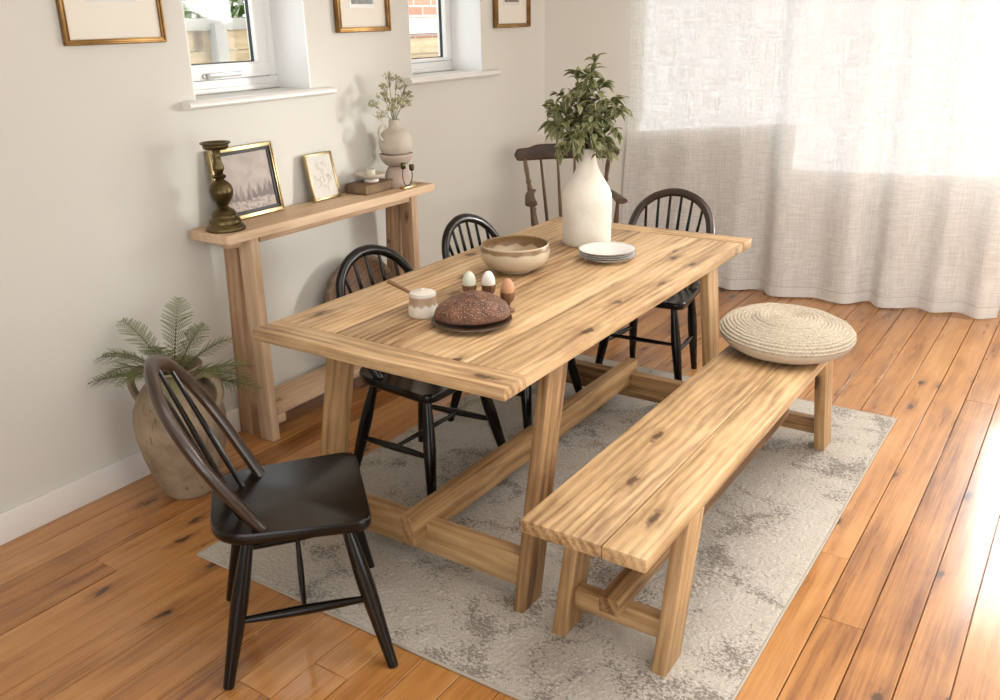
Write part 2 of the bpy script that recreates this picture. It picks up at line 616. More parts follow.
def art(name, kind):
    m, nt = new_mat(name)
    n = N(nt)
    gc = n.attr('gc').outputs['Vector']
    sp = n('ShaderNodeSeparateXYZ', i={0: gc})
    u, v = sp.outputs[0], sp.outputs[1]
    if kind == 'forest':
        def ridge(freq, base, amp, seed):
            ph = n.math('FRACT', n.math('MULTIPLY_ADD', u, freq, seed))
            tri = n.math('SUBTRACT', 1.0, n.math('MULTIPLY', n.math('ABSOLUTE', n.math('SUBTRACT', ph, .5)), 2.0))
            tri = n.math('POWER', tri, 1.6)
            hh = n.noise(n('ShaderNodeCombineXYZ', i={0: n.math('FLOOR', n.math('MULTIPLY_ADD', u, freq, seed)), 1: seed}).outputs[0], 3.7, 0)
            jag = n.math('MULTIPLY', n.math('SUBTRACT', n.noise(gc, 60, 2), .5), .10)
            top = n.math('ADD', n.math('MULTIPLY', n.math('MULTIPLY', tri, hh), amp), n.math('ADD', jag, base))
            side = n.math('MULTIPLY', n.math('ABSOLUTE', n.math('SUBTRACT', u, .42)), .28)
            return n.smooth(n.math('SUBTRACT', n.math('ADD', top, side), v), -.01, .015)
        c = n.ramp(n.noise(gc, 4, 4, .6, .5), [(.3, (.40, .355, .325)), (.7, (.52, .47, .43))])
        c = n.mix(n.math('MULTIPLY', ridge(6, .22, .40, 1.3), .5), c, (.20, .165, .16))
        c = n.mix(n.math('MULTIPLY', ridge(9, .16, .36, 5.1), .75), c, (.18, .155, .15))
        snow = n.smooth(n.math('ADD', v, n.math('MULTIPLY', n.math('SUBTRACT', n.noise(gc, 14, 4), .5), .16)), .21, .17)
        g = n.ramp(n.noise(gc, 18, 4), [(.35, (.30, .25, .23)), (.6, (.52, .46, .42))])
        c = n.mix(n.math('SUBTRACT', 1.0, n.smooth(n.math('ADD', v, n.math('MULTIPLY', n.math('SUBTRACT', n.noise(gc, 14, 4), .5), .16)), .15, .20)), c, g)
    elif kind == 'sketch':
        k = n.smooth(n.noise(n.vmul(gc, (9, 6, 1)), 1.0, 5, .7, 1.5), .48, .62)
        cen = n.math('SUBTRACT', 1.0, n.smooth(n('ShaderNodeVectorMath', operation='DISTANCE', i={0: gc, 1: (.55, .5, 0)}).outputs['Value'], .25, .48))
        c = n.mix(n.math('MULTIPLY', k, n.math('MULTIPLY', cen, .75)), (.66, .64, .58), (.27, .255, .235))
    else:
        cs = {'blue': ((.16, .19, .20), (.40, .42, .40)), 'warm': ((.08, .06, .05), (.42, .30, .24)), 'grey': ((.16, .13, .11), (.40, .36, .30))}[kind]
        c = n.ramp(n.noise(gc, 6, 5, .65), [(.35, cs[0]), (.65, cs[1])])
    n.pbr(c, .8)
    return m


# ------------------------------------------------------------------ camera
CAMP = (2.962, -1.226, 1.676)
yaw, pitch, roll, fpx = .594, .355, -.023, 898.642
cy, sy, cp, sp_ = math.cos(yaw), math.sin(yaw), math.cos(pitch), math.sin(pitch)
fw = Vector((-sy * cp, cy * cp, -sp_))
rt = Vector((cy, sy, 0))
up = rt.cross(fw)
r2 = rt * math.cos(roll) + up * math.sin(roll)
u2 = -rt * math.sin(roll) + up * math.cos(roll)
cam = bpy.data.cameras.new('camera')
cam.sensor_width = 36
cam.lens = fpx * 36 / 1000
cam.clip_start = .05
co = bpy.data.objects.new('camera', cam)
COL.objects.link(co)
mw = Matrix((r2, u2, -fw)).transposed().to_4x4()
mw.translation = CAMP
co.matrix_world = mw
S.camera = co

# ------------------------------------------------------------------ the room
XR, YN, YC, ZC = 4.95, -3.0, 3.72, 2.45
# floor boards run along y, 125 mm wide
fb = MB()
x = .745 - .125 * 7
while x < XR + .2:
    y = YN - .2
    first = True
    while y < 5.4:
        L = random.uniform(1.8, 3.4)
        y1 = min(y + L, 5.4)
        fb.box((x + .0625, (y + y1) / 2, -.011), (.1225, y1 - y - .0015, .022), 'y', .0014, seg=1)
        y = y1
    x += .125
fb.box((2.4, 1.05, -.032), (5.4, 8.7, .02), 'y', 0)
fl = tag(fb.build('floor', M['floor']), kind='structure')


def wall_with_holes(name, origin, udir, ulen, thick_dir, thick, h, holes, material):
    """vertical wall; holes = polygons in (u,z)"""
    b = MB()
    o, ud, td = Vector(origin), Vector(udir).normalized(), Vector(thick_dir).normalized()
    t = bmesh.new()
    us = sorted(set([0, ulen] + [p[0] for H in holes for p in H]))
    # slice the wall in columns, each column filled below / between / above holes
    for a, c in zip(us[:-1], us[1:]):
        mid = (a + c) / 2
        spans = []
        for H in holes:
            if min(p[0] for p in H) <= mid <= max(p[0] for p in H):
                def zat(u, lo):
                    zs = []
                    for i in range(len(H)):
                        p, q = H[i], H[(i + 1) % len(H)]
                        if abs(p[0] - q[0]) < 1e-9:
                            continue
                        if min(p[0], q[0]) - 1e-6 <= u <= max(p[0], q[0]) + 1e-6:
                            f = (u - p[0]) / (q[0] - p[0])
                            # only edges that cover this column
                            if min(p[0], q[0]) < mid < max(p[0], q[0]):
                                zs.append(p[1] + f * (q[1] - p[1]))
                    return min(zs) if lo else max(zs)
                spans.append(((zat(a, 1), zat(c, 1)), (zat(a, 0), zat(c, 0))))
        lo = (0.0, 0.0)
        quads = []
        for s in spans:
            quads.append((lo, s[0]))
            lo = s[1]
        quads.append((lo, (h, h)))
        for (za, zc), (zb, zd) in quads:
            P = [o + ud * a + Vector((0, 0, za)), o + ud * c + Vector((0, 0, zc)), o + ud * c + Vector((0, 0, zd)), o + ud * a + Vector((0, 0, zb))]
            P2 = [p + td * thick for p in P]
            vs = P + P2
            b.add(vs, [[0, 1, 2, 3], [7, 6, 5, 4], [0, 4, 5, 1], [1, 5, 6, 2], [2, 6, 7, 3], [3, 7, 4, 0]], [(v.x, v.y, v.z) for v in vs])
    return b


WT = .28
W1 = (1.102, 1.726)
W2 = (2.43, 3.047)
ZS, ZH = 1.40, 2.15
wl = wall_with_holes('wall_left', (0, YN, 0), (0, 1, 0), YC - YN, (-1, 0, 0), WT, ZC,
                     [[(a - YN, ZS), (c - YN, ZS), (c - YN, ZH), (a - YN, ZH)] for a, c in (W1, W2)], M['wall'])
tag(wl.build('wall_left', M['wall'], smooth=False), kind='structure')

# back wall: short canted piece from the corner, then the window wall
B0 = Vector((0, YC, 0)); B1 = Vector((.42, 4.13, 0)); B2 = Vector((XR, 4.13 + .19 * (XR - .42), 0))
ud1 = (B1 - B0).normalized(); ud2 = (B2 - B1).normalized()
nd1 = Vector((-ud1.y, ud1.x, 0)); nd2 = Vector((-ud2.y, ud2.x, 0))
wb = wall_with_holes('wall_back', B0, ud1, (B1 - B0).length, nd1, .25, ZC, [], M['wall'])
L2 = (B2 - B1).length
WBa = [[(.01, .942), (.977, 1.012), (.977, 2.2), (.01, 2.2)], [(.977, .735), (4.45, .735), (4.45, 2.2), (.977, 2.2)]]  # right opening runs on unseen past the curtain, added to let light in
wb2 = wall_with_holes('wall_back', B1, ud2, L2, nd2, .10, ZC, WBa, M['wall'])
for vs in (wb2,):
    wb.add(vs.v, vs.f, vs.gc)
tag(wb.build('wall_back', M['wall'], smooth=False), kind='structure')

wr = wall_with_holes('wall_right', (XR, B2.y, 0), (0, -1, 0), B2.y - YN, (1, 0, 0), .25, ZC, [[(3.6, .3), (5.6, .3), (5.6, 2.15), (3.6, 2.15)]], M['wall'])  # opening added out of view for the side fill lamp
tag(wr.build('wall_right', M['wall'], smooth=False), kind='structure')
wf = wall_with_holes('wall_front', (XR, YN, 0), (-1, 0, 0), XR, (0, -1, 0), .25, ZC, [[(.7, .3), (3.3, .3), (3.3, 2.15), (.7, 2.15)]], M['wall'])  # unseen opening put in for the rear fill lamp
tag(wf.build('wall_front', M['wall'], smooth=False), kind='structure')
cb = MB()
cb.box((XR / 2, 1.1, ZC + .06), (XR + .6, 8.8, .12), 'x', 0)
tag(cb.build('ceiling', M['ceiling']), kind='structure')

# baseboards
b = MB()
b.box((.0085, (YN + YC) / 2, .055), (.017, YC - YN, .11), 'y', .004)
tag(b.build('baseboard_left', M['trim']), kind='structure')
b = MB()
b.bar(B0 + Vector((0, 0, .055)) - nd1 * .0085 + ud1 * .01, B1 + Vector((0, 0, .055)) - nd1 * .0085, .017, .11, bev=.004)
b.bar(B1 + Vector((0, 0, .055)) - nd2 * .0085, B2 + Vector((0, 0, .055)) - nd2 * .0085, .017, .11, bev=.004)
tag(b.build('baseboard_back', M['trim']), kind='structure')


def left_window(name, ya, yb, opening=True):
    xf = -.2
    w = MB()
    fr = .055
    # outer frame
    w.box((xf - .03, (ya + yb) / 2, ZS + fr / 2), (.06, yb - ya, fr), 'y', .006)
    w.box((xf - .03, (ya + yb) / 2, ZH - fr / 2), (.06, yb - ya, fr), 'y', .006)
    for s, yy in ((1, ya), (-1, yb)):
        w.box((xf - .03, yy + s * fr / 2, (ZS + ZH) / 2), (.06, fr, ZH - ZS - 2 * fr), 'z', .006)
    # glazing bead steps of the frame
    w.box((xf - .012, (ya + yb) / 2, ZS + .012), (.05, yb - ya, .022), 'y', .006)
    o = tag(w.build(name, M['upvc']), kind='structure')
    # opening sash
    sa, sb, sz0, sz1, sw = ya + fr, yb - fr, ZS + fr, ZH - fr, (.062 if opening else .018)
    s_ = MB()
    for z in (sz0 + sw / 2, sz1 - sw / 2):
        s_.box((xf - .012, (sa + sb) / 2, z), (.055, sb - sa - .004, sw), 'y', .009)
    for yy in (sa + sw / 2 + .002, sb - sw / 2 - .002):
        s_.box((xf - .012, yy, (sz0 + sz1) / 2), (.055, sw, sz1 - sz0 - 2 * sw + .01), 'z', .009)
    so_ = s_.build('sash', M['upvc'], o)
    g = MB()
    for z in (sz0 + sw + .002, sz1 - sw - .002):
        g.box((xf - .018, (sa + sb) / 2, z), (.016, sb - sa - 2 * sw + .008, .005), 'y', 0)
    for yy in (sa + sw + .002, sb - sw - .002):
        g.box((xf - .018, yy, (sz0 + sz1) / 2), (.016, .006, sz1 - sz0 - 2 * sw), 'z', 0)
    # dark line round the sash
    for z in (sz0,):
        g.box((xf + .001, (sa + sb) / 2, z), (.004, sb - sa, .003), 'y', 0)
    for yy in (sa, sb):
        g.box((xf + .001, yy, (sz0 + sz1) / 2), (.004, .004, sz1 - sz0), 'z', 0)
    g.build('gasket', M['gasket'], so_)
    p = MB()
    p.box((xf - .03, (sa + sb) / 2, (sz0 + sz1) / 2), (.006, sb - sa - 2 * sw + .02, sz1 - sz0 - 2 * sw + .02), 'y', 0)
    p.build('window_pane', M['glass'], so_)
    h = MB()
    hy = (ya + yb) / 2 - .03
    h.box((xf + .02, hy - .04, sz0 + .016), (.008, .09, .018), 'y', .003)
    h.box((xf + .028, hy - .055, sz0 + .016), (.014, .03, .026), 'y', .004)
    h.box((xf + .033, hy + .02, sz0 + .020), (.012, .17, .019), 'y', .004)
    if opening:
        h.build('window_handle', M['steel'], so_)
    # lining added in white, standing in for daylight glare on the reveal
    rv = MB()
    for yy in (ya + .002, yb - .002):
        rv.box((-.1, yy, (ZS + ZH) / 2), (.199, .004, ZH - ZS), 'z', 0)
    rv.box((-.1, (ya + yb) / 2, ZH - .002), (.199, yb - ya, .004), 'y', 0)
    rv.build('window_reveal', M['upvc'], o)
    # board with rounded nose
    sl = MB()
    pr = [(-.2, 0), (.035, 0), (.047, -.004), (.053, -.012), (.053, -.02), (.047, -.027), (.035, -.031), (-.2, -.031)]
    sl.prism(pr, -(yb + .105), -(ya - .065), Rm(PI / 2, 'X') @ Matrix.Identity(4))
    # outline was (x, z): after the turn z->y ; lift to sill height
    sl.v = [v + Vector((0, 0, ZS)) for v in sl.v]
    # the board only projects past the wall face beyond the reveal
    sl.v = [Vector((max(v.x, .0005) if (v.y < ya or v.y > yb) else v.x, v.y, v.z)) for v in sl.v]
    sl.build('window_sill', M['trim'], o)
    return o


left_window('window_1', *W1)
left_window('window_2', *W2, opening=False)

# the window behind the curtain: frames and panes in the three openings
w = MB(); gp = MB()
for H in WBa:
    a, c = H[0][0], H[1][0]
    q = lambda u, z, d: B1 + ud2 * u + nd2 * d + Vector((0, 0, z))
    zl0, zl1 = H[0][1], H[1][1]
    w.bar(q(a, zl0 + .011, .07), q(c, zl1 + .011, .07), .05, .024, bev=.004)
    w.bar(q(a, 2.18, .07), q(c, 2.18, .07), .05, .04, bev=.006)
    for u in ([a + .013] if a < .5 else [a + 1.15, c - .03]):
        w.bar(q(u, max(zl0, zl1) + .02, .07), q(u, 2.2, .07), .024 if a < .5 else .05, .05, bev=.004, up=(nd2.x, nd2.y, 0))
    gp.bar(q(a + .02, (max(zl0, zl1) + 2.2) / 2, .07), q(c - .0, (max(zl0, zl1) + 2.2) / 2, .07), .005, 2.2 - max(zl0, zl1) - .03, bev=0)
o3 = tag(w.build('window_3', M['upvc']), kind='structure')
gp.build('window_pane', M['glass'], o3)

# ------------------------------------------------------------------ outside the left windows
g = MB()
g.box((-4.2, 3.0, -.15), (7.4, 14, .1), 'y', 0)
tag(g.build('lawn', M['lawn']), kind='structure')
fe = thing('garden_fence', 'weathered board fence with concrete posts outside the left-hand window', 'fence', (-2.05, 2.9, -.1))
fo = Vector((-2.05, 2.9, -.1))
b = MB(fo)
for k in range(13):
    b.box((-2.05, 2.3, .0 + k * .131), (.022, 3.5, .128), 'y', .004)
b.build('fence_boards', M['fence'], fe)
for yy in (1.35, 2.93, 3.95):
    MB(fo).box((-2.02, yy, .78), (.1, .095, 1.8), 'z', .008).build('fence_post', M['concrete'], fe)
b = MB(fo)
b.box((-2.05, 2.3, 1.67), (.09, 3.5, .075), 'y', .006)
b.build('fence_cap', M['concrete'], fe)
fe2 = thing('garden_fence', 'low pale board fence seen through the window nearer the corner', 'fence', (-2.05, 5.8, -.1))
fo = Vector((-2.05, 5.8, -.1))
b = MB(fo)
for k in range(12):
    b.box((-2.05, 5.9, .02 + k * .131), (.022, 3.7, .122), 'y', .004)
b.build('fence_boards', M['fence'], fe2)
MB(fo).box((-2.05, 5.9, 1.59), (.12, 3.7, .06), 'y', .006).build('fence_cap', M['render_white'], fe2)
hb = thing('brick_house', 'red brick house wall with white band beyond the low fence', 'house', (-2.9, 6.6, -.1))
ho = Vector((-2.9, 6.6, -.1))
b = MB(ho)
vs = [Vector(v) for v in ((-2.6, 4.5, -.1), (-2.6, 9.5, -.1), (-2.6, 9.5, 4), (-2.6, 4.5, 4), (-3.4, 4.5, -.1), (-3.4, 9.5, -.1), (-3.4, 9.5, 4), (-3.4, 4.5, 4))]
b.add(vs, [[0, 1, 2, 3], [7, 6, 5, 4], [0, 4, 5, 1], [1, 5, 6, 2], [2, 6, 7, 3], [3, 7, 4, 0]], [(v.y, v.z, v.x) for v in vs])
b.build('brick_wall', M['brick'], hb, smooth=False)
MB(ho).box((-2.585, 7, 1.63), (.04, 5, .1), 'y', .004).build('white_band', M['render_white'], hb)

# shrub behind the fence
sh = thing('garden_shrub', 'bright green shrub with pale bare twigs behind the fence', 'shrub', (-2.9, 3.0, -.1))
so = Vector((-2.9, 3.0, -.1))
lf = MB(so)
tw = MB(so)
rs = random.Random(5)
for k in range(12000):
    c = Vector((max(-3.7, min(-2.2, rs.gauss(-2.95, .3))), rs.uniform(1.7, 4.3), rs.uniform(.9, 3.2)))
    a = Matrix.Rotation(rs.uniform(0, 6.28), 4, 'Z') @ Matrix.Rotation(rs.uniform(-1, 1), 4, 'X')
    s = rs.uniform(.03, .07)
    vs = [c + a @ Vector(q) for q in ((0, -s, 0), (s * .5, 0, .01), (0, s, 0), (-s * .5, 0, .01))]
    lf.add(vs, [[0, 1, 2], [0, 2, 3]], [(0, 0, 0)] * 4)
lf.build('foliage', M['foliage'], sh, smooth=False)
for k in range(46):
    p = Vector((rs.uniform(-2.75, -2.4), rs.uniform(2.1, 3.9), rs.uniform(1.3, 1.8)))
    pts = [p]
    d = Vector((rs.uniform(-.1, .1), rs.uniform(-1, 1), rs.uniform(.2, 1))).normalized()
    for q in range(6):
        d = (d + Vector((rs.uniform(-.2, .2), rs.uniform(-.5, .5), rs.uniform(-.5, .4)))).normalized()
        pts.append(pts[-1] + d * .12)
    tw.tube(pts, [.006, .0055, .005, .0045, .004, .003, .002], 5)
tw.tube([(-2.6, 3.0, -.1), (-2.6, 3.02, .8), (-2.62, 3.0, 1.5)], [.03, .025, .015], 8)
tw.build('twigs', M['twig'], sh)

# ------------------------------------------------------------------ rug
RX0, RX1, RY0, RY1 = .655, 2.40, .352, 2.66
rz = .009
rt_ = thing('area_rug', 'faded grey beige rug with worn medallion pattern under the dining table', 'rug', ((RX0 + RX1) / 2, (RY0 + RY1) / 2, 0))
ro = Vector(((RX0 + RX1) / 2, (RY0 + RY1) / 2, 0))
b = MB(ro)
nu, nv = 380, 500


def rugf(u, v):
    x, y = RX0 + u * (RX1 - RX0), RY0 + v * (RY1 - RY0)
    e = min(u * (RX1 - RX0), (1 - u) * (RX1 - RX0), v * (RY1 - RY0), (1 - v) * (RY1 - RY0))
    z = rz + .005 * (random.random() - .5)
    wv = .004 * mnoise.noise(Vector((x * 2.2, y * 2.2, 4)))
    if e < .012:
        z = .0075
    if e < 1e-6:
        z = .001
    return (x + (wv if e < .02 else 0), y + (wv if e < .02 else 0), z)


b.grid(nu, nv, rugf, lambda u, v: (u * (RX1 - RX0), v * (RY1 - RY0), 0))
b.build('rug_pile', M['rug'], rt_, sharp=180)
b = MB(ro)
for (a, c) in (((RX0, RY0), (RX1, RY0)), ((RX1, RY0), (RX1, RY1)), ((RX1, RY1), (RX0, RY1)), ((RX0, RY1), (RX0, RY0))):
    pts = [(a[0] + (c[0] - a[0]) * k / 60, a[1] + (c[1] - a[1]) * k / 60) for k in range(61)]
    pts = [(q[0] + .004 * mnoise.noise(Vector((q[0] * 2.2, q[1] * 2.2, 4))), q[1] + .004 * mnoise.noise(Vector((q[0] * 2.2, q[1] * 2.2, 4))), .005) for q in pts]
    b.tube(pts, .0048, 8)
b.build('binding', M['rug_edge'], rt_)

# ------------------------------------------------------------------ dining table
TX0, TX1, TY0, TY1, TZ = .860, 1.792, .522, 2.403, .789
to = Vector(((TX0 + TX1) / 2, (TY0 + TY1) / 2, .008))
tb = thing('dining_table', 'long reclaimed pine trestle dining table with breadboard ends standing on the rug', 'table', to)
th = .035
b = MB(to)
pl = [TX0, 1.105, 1.337, 1.60, TX1]
for a, c in zip(pl[:-1], pl[1:]):
    b.box(((a + c) / 2, (TY0 + TY1) / 2, TZ - th / 2), (c - a - .0036, TY1 - TY0 - .2155, th), 'y', .003)
b.build('tabletop', M['table'], tb)
for yy in (TY0 + .0535, TY1 - .0535):
    MB(to).box(((TX0 + TX1) / 2, yy, TZ - th / 2), (TX1 - TX0, .106, th), 'x', .003).build('breadboard_end', M['table'], tb)
LW, LD = .036, .108
LI = .038
ztop = TZ - th
for (yt, yf) in ((.872, .705), (2.061, 2.228)):
    for xx in (TX0 + LI + LW / 2, TX1 - LI - LW / 2):
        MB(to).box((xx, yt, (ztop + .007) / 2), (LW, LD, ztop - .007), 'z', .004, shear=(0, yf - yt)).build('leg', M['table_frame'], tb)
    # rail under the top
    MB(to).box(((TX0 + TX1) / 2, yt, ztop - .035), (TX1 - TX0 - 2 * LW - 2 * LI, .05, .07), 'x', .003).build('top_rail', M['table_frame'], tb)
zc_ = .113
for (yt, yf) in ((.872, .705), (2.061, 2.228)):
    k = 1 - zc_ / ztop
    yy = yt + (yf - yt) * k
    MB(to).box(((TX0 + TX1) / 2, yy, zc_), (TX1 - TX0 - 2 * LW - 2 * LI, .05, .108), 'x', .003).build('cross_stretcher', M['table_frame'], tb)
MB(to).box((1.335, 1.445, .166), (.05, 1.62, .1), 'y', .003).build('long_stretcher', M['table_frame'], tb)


def tp(x, y, z=0.0):
    return (2.962 + (x - 2.962) * .968, -1.226 + (y + 1.226) * .968, TZ + z)


# ------------------------------------------------------------------ bench
BX0, BX1, BY0, BY1, BZ = 1.868, 2.224, .466, 2.33, .465
bo = Vector(((BX0 + BX1) / 2, (BY0 + BY1) / 2, .008))
be = thing('bench', 'long pine trestle bench along the right side of the table, on the rug', 'bench', bo)
b = MB(bo)
bt = .04
b.box(((BX0 + 2.104) / 2, (BY0 + BY1) / 2, BZ - bt / 2), (2.104 - BX0 - .0012, BY1 - BY0, bt), 'y', .005)
b.box(((BX1 + 2.104) / 2, (BY0 + BY1) / 2 - .004, BZ - bt / 2), (BX1 - 2.104 - .0012, BY1 - BY0 - .006, bt), 'y', .005)
b.build('bench_seat', M['bench'], be)
bl = .042
zt = BZ - bt
for yt, yf in ((.79, .675), (2.105, 2.235)):
    for xx in (BX0 + bl / 2 + .002, BX1 - bl / 2 - .002):
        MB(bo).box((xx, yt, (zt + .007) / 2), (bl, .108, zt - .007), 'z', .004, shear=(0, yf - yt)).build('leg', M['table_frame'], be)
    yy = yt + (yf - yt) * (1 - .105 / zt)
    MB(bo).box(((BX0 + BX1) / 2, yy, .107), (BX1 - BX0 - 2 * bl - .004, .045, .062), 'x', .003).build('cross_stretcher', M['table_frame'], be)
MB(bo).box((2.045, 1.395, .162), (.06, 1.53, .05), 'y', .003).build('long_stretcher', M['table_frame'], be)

# ------------------------------------------------------------------ console table
CX0, CX1, CY0, CY1, CZ = .022, .247, .965, 2.26, .92
cc = Vector(((CX0 + CX1) / 2, (CY0 + CY1) / 2, 0))
cn = thing('console_table', 'narrow pale pine console table against the left wall below the windows', 'console table', cc)
b = MB(cc)
prof = round_poly([(CX0, CY0 + .006), (CX0 + .11, CY0 - .004), (CX1, CY0 + .004), (CX1, CY1), (CX0, CY1)], [.012, .05, .006, .006, .006], 4)
b.prism(prof, CZ - .036, CZ, None, (1, 0, 2), .004)
b.build('tabletop', M['console'], cn)
# long beam with clipped ends under the top
b = MB(cc)
pr = [(CY0 + .05, CZ - .037), (CY0 + .05, CZ - .052), (CY0 + .075, CZ - .075), (CY1 - .075, CZ - .075), (CY1 - .05, CZ - .052), (CY1 - .05, CZ - .037)]
Mx = Matrix(((0, 0, 1, 0), (1, 0, 0, 0), (0, 1, 0, 0), (0, 0, 0, 1)))
b.prism(pr, .125, .168, Mx, (0, 1, 2), .003)
b.build('beam', M['console'], cn)
b = MB(cc)
b.box((CX1 - .03, (CY0 + CY1) / 2, CZ - .049), (.022, CY1 - CY0 - .36, .024), 'y', .002)
b.build('apron', M['console'], cn)
for y0 in (1.115, 2.115):
    zt = CZ - .037
    MB(cc).box((.102, y0, zt / 2), (.076, .042, zt), 'z', .003, shear=(-.046, 0)).build('leg', M['console'], cn)
    MB(cc).box((.192, y0, zt / 2), (.076, .042, zt), 'z', .003, shear=(-.01, 0)).build('leg', M['console'], cn)
    yy = y0 + (.045 if y0 < 1.5 else -.045)
    MB(cc).box((.122, yy, .085), (.19, .046, .036), 'x', .003).build('cross_stretcher', M['console'], cn)
MB(cc).box((.118, 1.615, .12), (.19, .94, .033), 'y', .004).build('lower_shelf', M['console'], cn)

# ------------------------------------------------------------------ hoop-back chairs
def hoop_x(z):
    pts = [(.155, .43), (.180, .52), (.199, .61), (.200, .69), (.174, .77), (.119, .825), (.052, .852), (0, .858)]
    return pts


def hoop_chair(label, loc, rz, nsp, rear=(.205, .225), front=(.235, .20), fstretch=False, wood_=None, hoopw=None, rec=.44, hr=.0165, name='hoop_back_chair'):
    wd = wood_ or M['black_wood']
    hw = hoopw or wd
    t = thing(name, label, 'chair', loc, rz, 'dark hoop-back chairs around the dining table')
    # saddle seat
    ol = round_poly([(-.185, -.222), (.185, -.222), (.215, .195), (-.215, .195)], [.12, .12, .055, .055], 8)
    ol = [Vector((p[0], p[1])) for p in ol]
    n_ = len(ol)
    b = MB()
    rings = [(1.0, 0), (.97, 1), (.9, 2), (.75, 3), (.5, 4), (.25, 5)]

    def topz(x, y, k):
        d = .013 * (1 - k * k) - .004 * math.exp(-(x / .03) ** 2) * max(0, y / .19)
        return .448 - d
    vs, gs, fs = [], [], []
    spec = [(.0, 'b'), (.90, 'b'), (.985, 'b2'), (1.0, 's1'), (1.0, 's2'), (.985, 't'), (.93, 't'), (.8, 't'), (.6, 't'), (.4, 't'), (.2, 't')]
    rows = []
    for k, ty in spec[1:]:
        row = []
        for p in ol:
            x, y = p.x * k, p.y * k
            z = {'b': .412, 'b2': .416, 's1': .424, 's2': .442, 't': topz(x, y, k)}[ty]
            row.append(len(vs)); vs.append(Vector((x, y, z))); gs.append((y + 3, x, z))
        rows.append(row)
    for A, B in zip(rows[:-1], rows[1:]):
        for i in range(n_):
            j = (i + 1) % n_
            fs.append([A[i], A[j], B[j], B[i]])
    fs.append(rows[0][::-1]); fs.append(rows[-1])
    b.add(vs, fs, gs, random.random())
    b.build('seat', wd, t, sharp=60)
    # legs
    feet = []
    for sx, yt, (fx, fy), sg in ((-1, -.125, rear, -1), (1, -.125, rear, -1), (-1, .125, front, 1), (1, .125, front, 1)):
        top = Vector((sx * .145, yt, .42))
        ft = Vector((sx * fx, sg * fy, 0))
        feet.append((top, ft))
        ts = [0, .06, .2, .34, .45, .6, .8, 1]
        rr = [.014, .016, .0195, .0225, .0235, .0215, .018, .0145]
        MB().tube([top.lerp(ft, q) for q in ts], rr, 12).build('leg', wd, t)
    at = lambda i, z: feet[i][0].lerp(feet[i][1], 1 - z / .42)
    mids = []
    for i, j in ((0, 2), (1, 3)):
        a, c = at(i, .185), at(j, .2)
        MB().tube([a.lerp(c, q) for q in (0, .2, .5, .8, 1)], [.008, .0115, .0145, .0115, .008], 10).build('side_stretcher', wd, t)
        mids.append(a.lerp(c, .5))
    if fstretch:
        a, c = at(2, .235), at(3, .235)
        MB().tube([a.lerp(c, q) for q in (0, .2, .5, .8, 1)], [.0075, .009, .011, .009, .0075], 10).build('front_stretcher', wd, t)
    else:
        MB().tube([mids[0].lerp(mids[1], q) for q in (0, .2, .5, .8, 1)], [.007, .008, .010, .008, .007], 10).build('cross_stretcher', wd, t)
    # bent hoop
    ycl = lambda z: -.085 - (z - .43) * rec
    hp = hoop_x(0)
    half = [(x, z) for x, z in hp]
    path = [(x, ycl(z), z) for x, z in half] + [(-x, ycl(z), z) for x, z in half[-2::-1]]
    cur = spline(path, 56)
    MB().tube(cur, hr, 12, flat=(.85, 1.2), up=(0, 1, rec)).build('hoop', hw, t)
    # spindles
    top_at = lambda x: min((abs(c.x - x) + (0 if c.z > .7 else 9), c.z) for c in cur)[1]
    for k in range(nsp):
        f = (k + .5) / nsp * 2 - 1
        xs, xt = f * .125, f * .172
        zt_ = top_at(xt)
        a, c = Vector((xs, -.168 + .055 * f * f, .435)), Vector((xt, ycl(zt_), zt_))
        MB().tube([a.lerp(c, q) for q in (0, .25, .5, .75, 1)], [.0066, .0088, .0085, .007, .0058], 9).build('spindle', wd, t)
    return t


hoop_chair('dark hoop-back chair with worn brown hoop at the near end of the table', (1.24, .28, .0), math.radians(-41.5), 4, wood_=M['black_wood'], hoopw=M['worn_wood'], rec=.53, hr=.0185, front=(.245, .215))
hoop_chair('black hoop-back chair under the left side of the table nearest the honey jar', (.985, 1.205, .009), math.radians(-92), 5)
hoop_chair('black hoop-back chair at the left of the table beyond the cream bowl', (.975, 1.85, .009), math.radians(-90), 6)
hoop_chair('dark hoop-back chair at the far end of the table in front of the curtain', (1.27, 2.60, .0), math.radians(184), 6, rear=(.165, .18), front=(.215, .19), fstretch=True, hoopw=M['worn_wood'])

# ------------------------------------------------------------------ armchair in the corner
ac = thing('windsor_armchair', 'brown comb-back wooden armchair standing in the far corner behind the white vase', 'armchair', (.515, 3.16, 0), math.radians(180 + 37))
ok = M['oak']
ol = round_poly([(-.2, -.2), (.2, -.2), (.24, .22), (-.24, .22)], [.09, .09, .06, .06], 7)
MB().prism(ol, .405, .445, None, (1, 0, 2), .008).build('seat', ok, ac)
for sx in (-1, 1):
    for yt, yf in ((-.14, -.24), (.15, .22)):
        top, ft = Vector((sx * .16, yt, .41)), Vector((sx * .235, yf, 0))
        ts = [0, .15, .24, .27, .30, .33, .5, .7, .74, .78, .82, 1]
        rr = [.013, .02, .015, .021, .021, .015, .023, .017, .021, .015, .019, .012]
        MB().tube([top.lerp(ft, q) for q in ts], rr, 12).build('leg', ok, ac)
    MB().tube([(sx * .205, -.2, .2), (sx * .2, 0, .2), (sx * .2, .19, .2)], [.008, .012, .008], 10).build('side_stretcher', ok, ac)
MB().tube([(-.2, 0, .2), (0, 0, .2), (.2, 0, .2)], [.008, .013, .008], 10).build('cross_stretcher', ok, ac)
